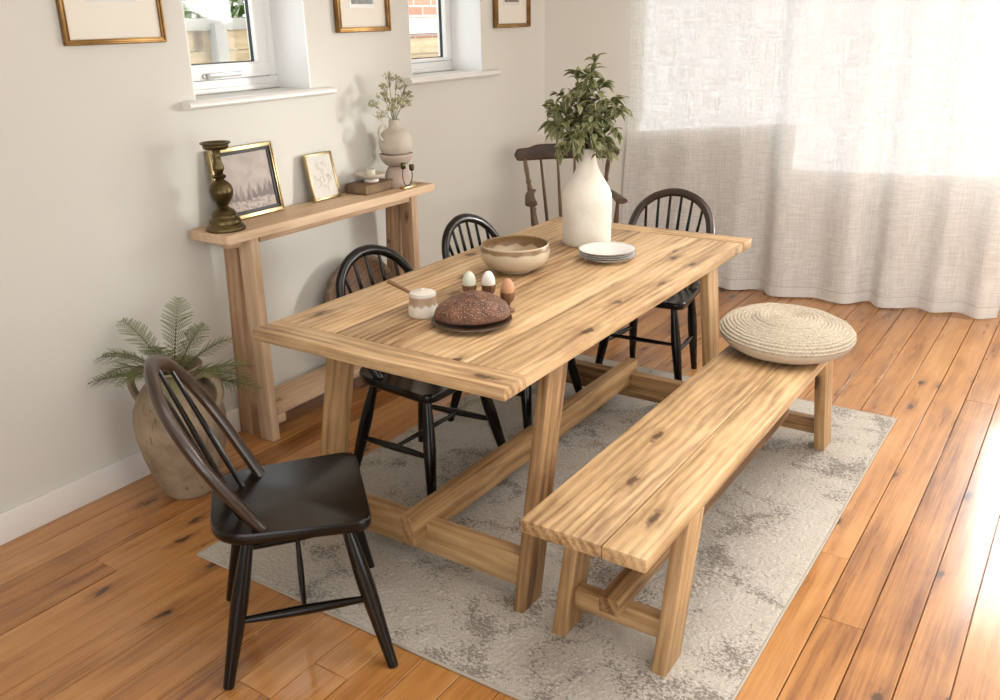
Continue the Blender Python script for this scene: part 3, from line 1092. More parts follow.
# comb rail: thicker raised middle and rounded ends
b = MB()
nx = 48
def comb(u, v):
    x = -.305 + .61 * u
    e = min(1.0, ((.305 - abs(x)) / .03)) if abs(x) > .275 else 1.0
    e = math.sqrt(max(.02, 1 - (1 - e) ** 2))
    zt, zb = .963 + .018 * (1 / (1 + math.exp((abs(x) - .20) / .012))), .892
    zm, hz = (zt + zb) / 2, (zt - zb) / 2 * e
    a = 2 * PI * v
    k = lambda q: math.copysign(abs(q) ** .45, q)
    yc = -.255 - .045 * (1 - (x / .305) ** 2)
    return (x, yc + .016 * e * k(math.sin(a)), zm + hz * k(math.cos(a)))
b.grid(nx, 24, comb, lambda u, v: (u * .6, .05 * v, v * .1))
b.build('comb_rail', ok, ac, sharp=70)
# back posts and spindles
for sx in (-1, 1):
    a, c = Vector((sx * .175, -.175, .44)), Vector((sx * .245, -.262, .90))
    ts = [0, .12, .3, .36, .39, .42, .55, .66, .70, .73, .76, .88, 1]
    rr = [.011, .016, .014, .012, .018, .012, .018, .015, .011, .017, .011, .014, .011]
    MB().tube([a.lerp(c, q) for q in ts], rr, 10).build('back_post', ok, ac)
for k in range(4):
    f = (k + .5) / 4 * 2 - 1
    xs, xt = f * .15, f * .20
    a = Vector((xs, -.185, .44)); c = Vector((xt, -.255 - .045 * (1 - (xt / .305) ** 2), .90))
    MB().tube([a.lerp(c, q) for q in (0, .4, .7, 1)], [.008, .010, .0085, .007], 8).build('spindle', ok, ac)
for sx in (-1, 1):
    # arm: flat shaped board from the back post to a scrolled front
    path = spline([(sx * .20, -.235, .725), (sx * .225, -.15, .725), (sx * .24, -.02, .723), (sx * .245, .10, .721), (sx * .248, .15, .72)], 18)
    wd_ = [.016 + .010 * min(1, i / 12) + (.003 if i > 13 else 0) for i in range(19)]
    MB().tube(path, wd_, 10, flat=(.55, 1.2), up=(0, 0, 1)).build('arm', ok, ac)
    a, c = Vector((sx * .215, .10, .44)), Vector((sx * .24, .085, .715))
    ts = [0, .2, .35, .4, .45, .6, .8, 1]
    MB().tube([a.lerp(c, q) for q in ts], [.011, .016, .012, .018, .012, .015, .012, .010], 10).build('arm_post', ok, ac)

# ------------------------------------------------------------------ curtain
CL, CR = .37, 2.6
base = lambda x: 4.12 + .105 * (x - .4)
ctl = [(.37, -.052), (.44, -.03), (.53, -.03), (.64, .0), (.76, -.01), (.9, .02), (1.02, .0), (1.10, -.022), (1.18, .01), (1.27, .055), (1.345, -.05),
       (1.42, -.06), (1.52, -.02), (1.62, .0), (1.72, -.045), (1.80, -.05), (1.90, .05), (1.98, -.04), (2.08, -.02), (2.18, .045), (2.28, -.03), (2.4, .03), (2.5, -.045), (2.6, .02)]
cs = spline([(a, c, 0) for a, c in ctl], 340)


def curt(s, z):
    i = min(int(s * 340), 339)
    f = s * 340 - i
    p = cs[i].lerp(cs[i + 1], f)
    h = z / 2.38
    amp = 1.0 - .38 * h
    x = p.x + .045 * h * (1 - .6 * max(0.0, min(1.0, (p.x - .6) / .8))) + .014 * mnoise.noise(Vector((p.x * 3, z * 1.4, 1)))
    y = base(p.x) + p.y * amp + .012 * mnoise.noise(Vector((p.x * 5, z * 2.2, 7))) - .01 * max(0, .25 - z)
    return (x, y, z)


ct = thing('curtain', 'full length white linen curtain hanging across the far window', 'curtain', (1.5, 4.2, 0))
c0 = Vector((1.5, 4.2, 0))
hem_top = .075
zb = lambda s: .010 + .006 * mnoise.noise(Vector((s * 14, 0, 3)))
b = MB(c0)
b.grid(340, 70, lambda u, v: curt(u, hem_top + (2.40 - hem_top) * v), lambda u, v: (u * 3.0, v * 2.35, 0))
b.build('curtain_panel', M['linen'], ct, sharp=180)
b = MB(c0)
b.grid(340, 5, lambda u, v: curt(u, zb(u) + (hem_top - zb(u)) * v), lambda u, v: (u * 3.0, v * .07, 0))
b.build('hem', M['linen_hem'], ct, sharp=180)
b = MB(c0)
b.tube([Vector(curt(k / 340, hem_top)) - Vector((0, .0015, 0)) for k in range(341)], .0013, 4)
b.build('hem_stitching', M['cotton'], ct)

# ------------------------------------------------------------------ pictures
def picture(label, cat, w, h, origin, rot, fw_, fd, frame_mat, art_mat, mat_border=None, slip=False, pw=None, ph=None, pz=None, group=None, name='framed_picture'):
    """local: x along width (0 centre), z up from bottom, y = depth (front at -y)"""
    t = thing(name, label, cat, origin, group=group, rot=rot)
    b = MB()
    for z, s in ((fw_ / 2, 1), (h - fw_ / 2, -1)):
        b.box((0, -fd / 2, z), (w, fd, fw_), 'x', .003)
        b.box((0, -fd - .001, z - s * fw_ * .22), (w - .006, .006, fw_ * .4), 'x', .002)
        b.box((0, -fd, z + s * fw_ * .4), (w - 2 * fw_ + .006, .005, .004), 'x', .001)
    for x, s in ((-w / 2 + fw_ / 2, 1), (w / 2 - fw_ / 2, -1)):
        b.box((x, -fd / 2, h / 2), (fw_, fd, h - 2 * fw_ + .002), 'z', .003)
        b.box((x - s * fw_ * .22, -fd - .001, h / 2), (fw_ * .4, .006, h - .006), 'z', .002)
        b.box((x + s * fw_ * .4, -fd, h / 2), (.004, .005, h - 2 * fw_ + .006), 'z', .001)
    b.build('frame', frame_mat, t)
    iw, ih = w - 2 * fw_, h - 2 * fw_
    bk = MB()
    bk.box((0, -.005, h / 2), (iw + .01, .006, ih + .01), 'x', 0)
    bk.build('backing_board', M['mat'] if mat_border else M['slip'], t)
    def flat(x0, x1, z0, z1, y, mt, nm, par=None):
        q = MB()
        vs = [Vector((x0, y, z0)), Vector((x1, y, z0)), Vector((x1, y, z1)), Vector((x0, y, z1)), Vector((x0, y + .001, z0)), Vector((x1, y + .001, z0)), Vector((x1, y + .001, z1)), Vector((x0, y + .001, z1))]
        uv = [(0, 0, 0), (1, 0, 0), (1, 1, 0), (0, 1, 0)] * 2
        q.add(vs, [[0, 1, 2, 3], [7, 6, 5, 4], [0, 4, 5, 1], [1, 5, 6, 2], [2, 6, 7, 3], [3, 7, 4, 0]], uv)
        return q.build(nm, mt, par or t, smooth=False)
    if mat_border:
        x0, x1, z0, z1 = -pw / 2, pw / 2, pz, pz + ph
        im = flat(x0 - .012, x1 + .012, z0 - .016, z1 + .016, -.0095, M['plate'], 'inner_mount')
        flat(x0, x1, z0, z1, -.011, art_mat, 'print', im)
    else:
        k = .014 if slip else 0
        if slip:
            q = MB()
            for z in (fw_ + k / 2, h - fw_ - k / 2):
                q.box((0, -fd * .45, z), (iw, fd * .7, k), 'x', .001)
            for x in (-iw / 2 + k / 2, iw / 2 - k / 2):
                q.box((x, -fd * .45, h / 2), (k, fd * .7, ih - 2 * k), 'z', .001)
            q.build('inner_slip', M['slip'], t)
        flat(-iw / 2 + k, iw / 2 - k, fw_ + k, h - fw_ - k, -.010, art_mat, 'print')
    if not mat_border:
        return t
    gpn = MB()
    gpn.box((0, -fd * .72, h / 2), (iw, .002, ih), 'x', 0)
    gpn.build('picture_glass', M['picture_glass'], t)
    return t


A90 = PI / 2
# rotation that turns local -y (front) to +x : rotate +90 about z
hang = (0, 0, A90)
picture('gilt framed picture cut off at the left edge, left of the first window', 'picture', .40, .5, (.003, .80, 1.615), hang, .019, .014, M['gilt_dark'], art('muted print', 'grey'), True, pw=.17, ph=.22, pz=.155, name='framed_picture')
picture('gilt framed small blue-grey print hanging between the two windows', 'picture', .36, .5, (.003, 2.083, 1.624), hang, .022, .022, M['gilt_dark'], art('blue grey print', 'blue'), True, pw=.145, ph=.2, pz=.12)
picture('gilt framed small brown print hanging in the corner right of the second window', 'picture', .36, .48, (.003, 3.34, 1.617), hang, .022, .022, M['gilt_dark'], art('warm print', 'warm'), True, pw=.145, ph=.2, pz=.135)
# leaning pictures: tilt back about local x before the turn
def lean_rot(a, rz=0.0):
    return (Rm(A90 + rz, 'Z') @ Rm(-a, 'X')).to_euler()
picture('wide brass framed misty forest picture leaning on the wall behind the candlestick', 'picture', .335, .29, (.050, 1.272, CZ), lean_rot(math.radians(8.5)), .017, .018, M['gilt'], art('misty forest print', 'forest'), slip=True)
picture('small brass framed pale sketch leaning on the wall beside the old book', 'picture', .178, .207, (.058, 1.70, CZ), lean_rot(math.radians(12), math.radians(2)), .010, .012, M['gilt'], art('pale sketch', 'sketch'))

# ------------------------------------------------------------------ things on the console
cd = thing('candlestick', 'tall turned aged brass candlestick at the near end of the console table', 'candlestick', (.146, 1.052, CZ))
cd.scale = (.92, .92, 1.025)
pf = [(0, 0), (.080, 0), (.083, .006), (.080, .014), (.070, .022), (.066, .026), (.067, .034), (.062, .044), (.053, .050), (.050, .056), (.052, .063), (.044, .074), (.034, .080), (.026, .084), (.020, .092)]
MB().lathe(pf, 40).build('base', M['brass'], cd, sharp=50)
pf = [(.018, .088), (.022, .094), (.034, .108), (.045, .125), (.0485, .142), (.0495, .147), (.0485, .152), (.044, .168), (.033, .180), (.021, .187), (.018, .192), (.027, .197), (.029, .203), (.024, .208), (.0165, .212), (.019, .218), (.0235, .228), (.0235, .238), (.018, .254), (.0145, .272), (.017, .277), (.0145, .282), (.016, .290), (.018, .300)]
MB().lathe(pf, 32).build('stem', M['brass'], cd, sharp=60)
pf = [(.016, .298), (.046, .302), (.052, .308), (.052, .318), (.061, .322), (.062, .327), (.056, .327), (.050, .322), (.044, .318), (.02, .316), (0, .316)]
MB().lathe(pf, 40).build('drip_pan', M['brass'], cd, sharp=50)

bk = thing('old_book', 'old brown book lying flat on the console table under the small dish', 'book', (.10, 1.95, CZ), math.radians(3))
b = MB()
b.box((0, 0, .0015), (.125, .205, .003), 'y', .001); b.box((0, 0, .0425), (.125, .205, .003), 'y', .001)
b.tube([(-.0615, -.102, .022), (-.0615, .102, .022)], .022, 12, flat=(1, .35))
b.build('cover', M['leather'], bk)
MB().box((.002, 0, .022), (.113, .2, .038), 'y', .002).build('pages', M['paper'], bk)

ds = thing('candle_dish', 'small cream footed dish with candle cup sitting on the old book', 'dish', (.098, 1.965, CZ + .044))
MB().lathe([(0, 0), (.036, 0), (.036, .008), (.033, .012), (.05, .018), (.067, .032), (.069, .037), (.066, .037), (.048, .025), (.02, .020), (0, .020)], 36).build('saucer', M['dish'], ds, sharp=45)
MB().lathe([(.021, .018), (.022, .03), (.020, .052), (.0205, .056), (.016, .056), (.0155, .04), (0, .038)], 24).build('candle_cup', M['dish'], ds, sharp=45)

vs_ = thing('sculptural_vase', 'stacked beige clay vase with ring-handled jug top on the console', 'vase', (.125, 2.125, CZ))
MB().lathe([(0, 0), (.058, 0), (.060, .004), (.061, .025), (.060, .045), (.055, .068), (.045, .087), (.033, .097), (0, .10)], 36).build('domed_foot', M['clay_pink'], vs_, sharp=50)
MB().lathe([(0, .092), (.03, .093), (.052, .103), (.070, .122), (.079, .142), (.081, .152), (.080, .154), (.07, .152), (0, .150)], 36).build('half_bowl', M['clay_pink'], vs_, sharp=50)
MB().lathe([(0, .151), (.054, .152), (.069, .163), (.079, .185), (.0815, .205), (.078, .228), (.066, .250), (.048, .266), (.034, .273), (.0285, .280), (.0275, .290), (.0275, .312), (.025, .313), (.024, .29), (.024, .28), (0, .26)], 40).build('jug_body', M['clay_beige'], vs_, sharp=50)
cu = [(-.018 - .04 - .027 * math.cos(a), 0, .255 + .030 * math.sin(a)) for a in [PI * (-.42 - .2 + k / 24 * -1.25) for k in range(25)]]
hd = []
for k in range(25):
    a = math.radians(60 + k * 230 / 24)
    hd.append((0, -.080 + .034 * math.cos(a), .258 + .034 * math.sin(a)))
MB().tube(hd, .0068, 10).build('handle', M['clay_beige'], vs_)

br = thing('brass_ornament', 'small brass and dark wire loop ornament in front of the clay vase', 'ornament', (.208, 2.105, CZ))
MB().box((0, .0, .004), (.03, .10, .008), 'y', .001).build('base_plate', M['brass_bright'], br)
lp = []
for k in range(27):
    a = math.radians(140 + k * 240 / 26)
    lp.append((.0, .036 * math.cos(a) - .005, .062 + .052 * math.sin(a)))
MB().tube(lp, .0022, 8).build('wire_loop', M['slip'], br)
for q in (lp[0], lp[-1]):
    MB().lathe([(0, -.004), (.009, -.003), (.012, .004), (.013, .022), (.011, .026), (0, .024)], 16, T(*q)).build('brass_cup', M['brass'], br, sharp=45)

fl_ = thing('white_flowers', 'sprig of tiny greenish white flowers standing in the clay jug vase', 'flowers', (.125, 2.125, CZ + .28))
rs = random.Random(3)
sm, bl_ = MB(), MB()
tips = [(-.02, .00, .215), (.0, -.05, .165), (.02, -.085, .13), (.03, .05, .15), (.02, .075, .11), (-.01, -.12, .085), (.02, -.10, .03), (.02, .015, .10), (.015, -.02, .095), (0, .03, .195), (.03, -.045, .06), (.02, .055, .07)]
tips = [(a * 1.1, b * 1.3, c) for a, b, c in tips]
for tx, ty, tz in tips:
    p0 = Vector((0, 0, -.10))
    tip = Vector((tx, ty, tz + .035))
    mid = Vector((tx * .35, ty * .3, .03 + tz * .35))
    cur = spline([p0, Vector((tx * .1, ty * .1, .005)), mid, tip], 12)
    cur = [Vector((c.x if c.z > .03 else max(-.016, min(.016, c.x)), c.y if c.z > .03 else max(-.016, min(.016, c.y)), c.z)) for c in cur]
    sm.tube(cur, [.0018 - .0008 * k / 12 for k in range(13)], 5)
    for u in range(9):
        d = Vector((rs.gauss(0, 1), rs.gauss(0, 1), rs.gauss(.5, .6))).normalized() * rs.uniform(.012, .027)
        sm.tube([cur[10], tip.lerp(cur[10], .4) + d], [.0008, .0005], 4, cap=False)
        for w_ in range(10):
            c = tip.lerp(cur[10], .4) + d + Vector((rs.gauss(0, .005), rs.gauss(0, .005), rs.gauss(0, .004)))
            r = rs.uniform(.0024, .0042)
            vv = [c + Vector(q) * r for q in ((1, 0, 0), (-1, 0, 0), (0, 1, 0), (0, -1, 0), (0, 0, 1), (0, 0, -1))]
            bl_.add(vv, [[0, 2, 4], [2, 1, 4], [1, 3, 4], [3, 0, 4], [2, 0, 5], [1, 2, 5], [3, 1, 5], [0, 3, 5]], [(0, 0, 0)] * 6)
sm.build('stems', M['green_stem'], fl_)
bl_.build('blossoms', M['blossom'], fl_, smooth=False)

# round wooden tray on the lower shelf, leaning on the wall behind the chair
ty_ = thing('round_tray', 'large round weathered wooden tray leaning on the wall below the console table', 'tray', (.138, 1.832, .138), rot=(0, math.radians(90 - 10), 0))
R_ = .25
mtx = T(-R_, 0, 0)
MB().lathe([(0, -.045), (.16, -.042), (.225, -.02), (.243, .012), (R_, .035), (.246, .040), (.235, .036), (.228, .026)], 48, mtx).build('rim', M['tray'], ty_, sharp=60)
MB().lathe([(.228, .026), (.20, -.005), (.15, -.022), (0, -.026)], 48, mtx).build('hollow', M['oak'], ty_, sharp=60)

# ------------------------------------------------------------------ things on the table
va = thing('white_vase', 'tall white rough ceramic bottle vase on the far half of the table', 'vase', tp(1.168, 2.112))
va.scale = (.965, .965, .968)
MB().lathe([(0, 0), (.099, 0), (.103, .004), (.104, .02), (.1045, .10), (.105, .19), (.103, .212), (.093, .238), (.074, .27), (.055, .30), (.044, .325), (.037, .35), (.034, .375), (.0345, .398), (.031, .40), (.028, .395), (.028, .36), (.035, .32), (0, .25)], 48).build('vase_body', M['white_ceramic'], va, sharp=50)

lv = thing('leafy_branches', 'bunch of leafy green variegated branches standing in the white bottle vase', 'branches', tp(1.168, 2.112, .29))
lv.scale = (.9, .9, .9)
rs = random.Random(8)
st, lf = MB(), MB()
CRT = Vector((.83, .56, 0)); CFW = Vector((-.56, .83, 0))


def leaf(mb, p, d, L, w, rs):
    d = d.normalized()
    side = d.cross(Vector((rs.gauss(0, .4), rs.gauss(0, .4), 1))).normalized()
    nr = side.cross(d)
    curl = rs.uniform(.1, .5)
    rows = [(0, .06), (.18, .62), (.4, 1.0), (.62, .9), (.82, .52), (1, .04)]
    vs, gs, fs = [], [], []
    for t_, ww in rows:
        c = p + d * L * t_ - nr * curl * L * t_ * t_ * .55 - Vector((0, 0, .25 * L * t_ * t_))
        for k in (-1, 0, 1):
            vs.append(c + side * (w * .5 * ww * k) + nr * (.18 * w * ww * abs(k)))
            gs.append((t_, k if ww > .1 else k * .5, 0))
    for i in range(len(rows) - 1):
        for k in range(2):
            a = i * 3 + k
            fs.append([a, a + 1, a + 4, a + 3])
    mb.add(vs, fs, gs, rs.random())


# targets: (right, toward back, up) of branch tips relative to the vase mouth
btips = [(-.17, 0, .12), (-.15, -.02, .20), (.03, .02, .39), (-.06, .03, .33), (.07, .0, .29), (-.13, 0, .24), (-.16, .02, .17), (.14, .02, .22), (.155, 0, .17), (-.09, -.08, .25), (.06, -.09, .22), (0, .09, .30), (-.04, .1, .22), (.1, .09, .15),
         (-.14, -.05, .09), (.12, -.06, .08), (-.13, -.03, .0), (.10, -.03, -.01), (-.10, -.10, .04), (-.15, .03, .08), (-.07, -.06, -.005), (.05, -.07, -.01), (0, -.10, .12), (-.06, -.09, .05), (.03, -.09, .03), (.01, 0, .33), (-.02, -.04, .27)]
nk = Vector((0, 0, .10))
for bx, by, bz in btips:
    tip = nk + CRT * bx + CFW * by + Vector((0, 0, bz))
    low = bz < .1
    m1 = nk + CRT * bx * .22 + CFW * by * .22 + Vector((0, 0, .05 + bz * .35 + (.05 if low else 0)))
    m2 = nk + CRT * bx * .7 + CFW * by * .7 + Vector((0, 0, bz * .78 + (.06 if low else .03)))
    cur = spline([Vector((bx * .02, by * .02, -.12)), nk + CRT * bx * .05 + CFW * by * .05, m1, m2, tip], 26)
    cur = [Vector((max(-.022, min(.022, c.x)), max(-.022, min(.022, c.y)), c.z)) if c.z < .10 and i < 13 else c for i, c in enumerate(cur)]
    st.tube(cur, [.0028 - .0018 * i / 26 for i in range(27)], 6)
    for i in range(9 if not low else 10, 27):
        tg = (cur[min(i + 1, 26)] - cur[i - 1]).normalized()
        for k in range(2):
            d = (tg * rs.uniform(.1, .7) + Vector((rs.gauss(0, .8), rs.gauss(0, .8), rs.gauss(.05, .55))))
            L = rs.uniform(.04, .066)
            leaf(lf, cur[i], d, L, L * rs.uniform(.42, .56), rs)
st.build('stems', M['stem'], lv)
lf.build('leaves', M['leaf'], lv, sharp=180)

# stack of plates
pp = None
plabels = ['white plate with grey rim at the bottom of the stack beside the white vase', 'white grey-rimmed plate, second from the bottom of the stack by the vase',
           'white grey-rimmed plate, third from the bottom of the stack by the vase', 'top plate of the stack beside the white vase, its ridged white face showing']
for k in range(4):
    loc = tp(1.372 + .002 * (k % 2), 1.905 - .002 * k, k * .0085)
    if pp is None:
        pp = thing('plate', plabels[0], 'plate', loc, group='stacked plates on the dining table')
        def rip(p, a, L):
            if math.hypot(p.x, p.y) > .075 and p.z > .012:
                p.z += .0006 * math.sin(a * 48)
            return p
        MB().lathe([(0, 0), (.058, 0), (.060, .002), (.062, .004), (.085, .011), (.106, .017), (.1085, .0195), (.106, .0205), (.088, .0150), (.072, .0105), (.064, .0075), (.055, .0065), (0, .006)], 96, fn=rip).build('plate_body', M['plate'], pp, sharp=50)
        MB().lathe([(.1081, .0191), (.1089, .0194), (.1089, .0200), (.1078, .0205), (.1074, .0202)], 64).build('rim', M['rim'], pp)
    else:
        dup(pp, loc, .3 * k, plabels[k])

bw = thing('serving_bowl', 'wide speckled cream pottery bowl with brown rim in the middle of the table', 'bowl', tp(1.143, 1.585))
MB().lathe([(0, .0), (.058, 0), (.062, .003), (.062, .008), (.085, .014), (.110, .030), (.1235, .050), (.1285, .070), (.128, .085), (.1255, .100), (.1225, .1045)], 56).build('bowl_body', M['bowl'], bw, sharp=50)
MB().lathe([(.1225, .1045), (.1195, .1015), (.1215, .09), (.119, .075), (.110, .058), (.09, .036), (.06, .020), (0, .013)], 56).build('bowl_inside', M['bowl_in'], bw, sharp=50)

jr = thing('honey_jar', 'small cream lidded pot with tan drip band at the near end of the table', 'jar', tp(1.180, .968))
MB().lathe([(0, 0), (.042, 0), (.046, .004), (.0475, .012), (.0465, .03), (.0435, .05), (.0425, .066), (.044, .073), (.0435, .076), (.040, .074), (.039, .06), (0, .05)], 40).build('jar_body', M['jar'], jr, sharp=50)
MB().lathe([(.0395, .0735), (.040, .078), (.034, .0805), (.012, .083), (.006, .084), (.0075, .088), (.006, .0905), (0, .091)], 36).build('lid', M['jar_lid'], jr, sharp=50)
sp = thing('honey_spoon', 'brown wooden spoon sticking out of the lidded cream pot', 'spoon', tp(1.180 - .032, .968 - .012, .07))
b = MB()
b.tube([(.012, .008, -.03), (0, 0, .0), (-.050, -.033, .036), (-.064, -.043, .044)], [.005, .006, .0092, .0085], 10, flat=(1, .7))
b.build('spoon_handle', M['walnut'], sp)

eggs = [((1.238, 1.15), 'egg_green', 'pale green egg in the left one of the three wooden egg cups', 'wooden egg cup holding the pale green egg, left of the three behind the bread', .1),
        ((1.293, 1.185), 'egg_white', 'white egg in the middle one of the three wooden egg cups', 'wooden egg cup holding the white egg, farthest of the three behind the bread', 1.2),
        ((1.398, 1.142), 'egg_brown', 'brown egg in the wooden egg cup right of the bread', 'wooden egg cup holding the brown egg, at the right end of the bread', 2.0)]
cup0 = egg0 = None
for (ex, ey), mt, le, lc, rz in eggs:
    hz = TZ + .046
    if cup0 is None:
        cup0 = thing('egg_cup', lc, 'egg cup', tp(ex, ey), rz, 'wooden egg cups on the table')
        MB().lathe([(.0, .030), (.012, .032), (.020, .040), (.0235, .052), (.0240, .066), (.0228, .0665), (.0215, .060), (.018, .046), (0, .042)], 32).build('cup', M['walnut'], cup0, sharp=60)
        MB().lathe([(0, 0), (.021, 0), (.023, .003), (.0215, .007), (.012, .011), (.0075, .018), (.0085, .026), (.013, .033), (0, .033)], 32).build('foot', M['walnut'], cup0, sharp=60)
    else:
        dup(cup0, tp(ex, ey), rz, lc)
    e = MB()
    e.lathe([(.0223 * math.sin(a) * (1 - .10 * (1 - math.cos(a)) * .5), .029 - .029 * math.cos(a) * (1.0 if a < PI / 2 else 1.22)) for a in [PI * k / 22 for k in range(23)]], 32)
    eo = e.build('egg', M[mt], None, sharp=180)
    eo.location = tp(ex, ey, .0425)
    eo.scale = (1.06, 1.06, 1.06)
    tag(eo, le, 'egg', 'boiled eggs in egg cups')

bp_ = thing('bread_plate', 'dark bronze plate under the seeded loaf of bread', 'plate', tp(1.37, .975))
MB().lathe([(0, 0), (.075, 0), (.078, .003), (.10, .008), (.122, .016), (.125, .0175), (.1245, .0195), (.12, .019), (.095, .011), (.07, .008), (0, .007)], 56).build('plate_body', M['dark_plate'], bp_, sharp=50)
bd = MB()
def loaf(p, a, L):
    return p
nu, nv = 64, 30
def lf_(u, v):
    a = 2 * PI * u
    ph = v * PI
    ca, sa = math.cos(a), math.sin(a)
    st_ = math.sin(ph)
    x = .118 * ca * st_ ** .8 * (1 + .04 * sa)
    y = .085 * sa * st_ ** .8
    c = math.cos(ph)
    # peak set to the right of the middle, tapering to the left
    top = .067 * (1 - .25 * max(0, -x / .118) ** 1.3 - .15 * max(0, x / .118) ** 2)
    z = .012 + (top * (1 - (1 - max(0, c)) ** 1.35) + .010 if c > 0 else .010 * (1 + c))
    nz = mnoise.noise(Vector((x * 26, y * 26, z * 26 + 3))) * .005 + mnoise.noise(Vector((x * 70, y * 70, z * 70))) * .0022
    if c > .1:
        z += nz + .007 * math.exp(-((x - .015) / .035) ** 2 - (y / .06) ** 2)
    else:
        x += nz * .5; y += nz * .5
    return (x, y, z - .003)
bd.grid(nu, nv, lf_)
bo_ = bd.build('bread_loaf', M['bread'], None, sharp=180)
bo_.location = tp(1.37, .978, .0075)
bo_.rotation_euler = (0, 0, math.radians(38))
tag(bo_, 'dark brown seeded oval loaf of bread on the bronze plate', 'bread')

# ------------------------------------------------------------------ cushion on the bench
cu_ = thing('jute_cushion', 'round coiled jute floor cushion lying on the far end of the bench', 'cushion', (2.066, 2.035, BZ + .008), rot=(math.radians(1), math.radians(2), 0))
pf = []
pts = spline([(.248, .060, 0), (.244, .076, 0), (.220, .098, 0), (.165, .114, 0), (.10, .123, 0), (.0, .126, 0)], 150)
def coil(p, a, L):
    k = 2 * PI * (L / .0135 + a / (2 * PI))
    r = math.hypot(p.x, p.y)
    amp = .0024 if r > .02 else .0006
    nrm = Vector((p.x / max(r, .001) * min(1, (r / .25) ** 3), p.y / max(r, .001) * min(1, (r / .25) ** 3), 1)).normalized()
    big = .007 * math.exp(-((r - .105) / .018) ** 2) - .005 * math.exp(-((r - .135) / .014) ** 2)
    nz = .0035 * mnoise.noise(Vector((p.x * 14, p.y * 14, p.z * 14)))
    return p + nrm * (amp * math.sin(k) + big + nz)
MB().lathe([(max(q.x, 0), q.y) for q in pts], 120, fn=coil).build('coiled_top', M['jute'], cu_, sharp=180)
def under(p, a, L):
    return p + Vector((0, 0, .002 * mnoise.noise(Vector((p.x * 9, p.y * 9, 2)))))
MB().lathe([(q.x, q.y) for q in spline([(0, .0, 0), (.12, .0, 0), (.18, .006, 0), (.220, .024, 0), (.241, .046, 0), (.247, .062, 0)], 30)], 72, fn=under).build('underside', M['cotton'], cu_, sharp=180)

# ------------------------------------------------------------------ urn and fern
PX, PY = .25, .645
po = thing('stone_urn', 'old tan stone urn with side handle on the floor at the left edge', 'urn', (PX, PY, 0), math.radians(20))
MB().lathe([(0, 0), (.088, 0), (.095, .006), (.105, .03), (.128, .09), (.150, .17), (.163, .25), (.165, .30), (.158, .35), (.138, .40), (.112, .435), (.096, .452), (.090, .465), (.092, .485), (.104, .498), (.108, .505), (.104, .510), (.092, .505), (.082, .49), (.08, .46), (.09, .44), (.12, .40), (0, .395)], 56).build('urn_body', M['pot'], po, sharp=50)
for sx in (1, -1):
    hp = spline([(sx * .094, 0, .47), (sx * .135, 0, .485), (sx * .172, 0, .465), (sx * .185, 0, .42), (sx * .172, 0, .375), (sx * .150, 0, .345)], 20)
    MB().tube(hp, .0145, 12, flat=(1.25, .8), up=(0, 1, 0)).build('handle', M['pot'], po)
MB().lathe([(0, .44), (.084, .44), (.084, .435), (0, .43)], 24).build('soil', M['soil'], po)

fr = thing('fern', 'feathery green fern with arching fronds growing out of the stone urn', 'fern', (PX, PY, .445))
rs = random.Random(21)
fs_, fb_ = MB(), MB()


def frond(az, elev, L, droop, npin=18, plen=.085):
    d = Vector((math.cos(az) * math.cos(elev), math.sin(az) * math.cos(elev), math.sin(elev)))
    h = Vector((math.cos(az), math.sin(az), 0))
    pts = []
    for k in range(25):
        t = k / 24
        pts.append(Vector((d.x * .05, d.y * .05, 0)) * 0 + d * L * t - Vector((0, 0, droop * L * t * t)))
    pts = [Vector((max(-PX + .015, p.x), p.y, p.z)) for p in pts]
    fs_.tube(pts, [.0022 - .0017 * k / 24 for k in range(25)], 5)
    sd = Vector((-math.sin(az), math.cos(az), 0))
    for k in range(npin):
        t = .24 + .74 * k / (npin - 1)
        i = min(int(t * 24), 23)
        p = pts[i].lerp(pts[i + 1], t * 24 - i)
        tg = (pts[min(i + 1, 24)] - pts[i]).normalized()
        pl_ = plen * math.sin(PI * min(1, (1.02 - t) / .95) ** .8) * (1.05 - .3 * t) + .008
        for s in (-1, 1):
            q = (sd * s + tg * .55 + Vector((0, 0, rs.uniform(-.1, .25)))).normalized()
            end = p + q * pl_ - Vector((0, 0, .12 * pl_))
            end.x = max(-PX + .006, end.x)
            # pinna: a row of small leaflets on a midrib
            nn = max(4, int(pl_ / .0065))
            up_ = q.cross(tg).normalized()
            wv = up_.cross(q).normalized()
            for m_ in range(nn):
                tt = (m_ + .5) / nn
                c = p.lerp(end, tt)
                ll = .0095 * (1 - .75 * tt) * (.55 + .45 * min(1, pl_ / .06))
                for s2 in (-1, 1):
                    a1 = c + (wv * s2 + q * .6).normalized() * ll
                    a1.x = max(-PX + .005, a1.x)
                    vs = [c - q * .0016, c + q * .0030, a1 + q * .0006, a1 - q * .0010]
                    fb_.add(vs, [[0, 1, 2, 3]], [(0, 0, 0)] * 4, rs.random())


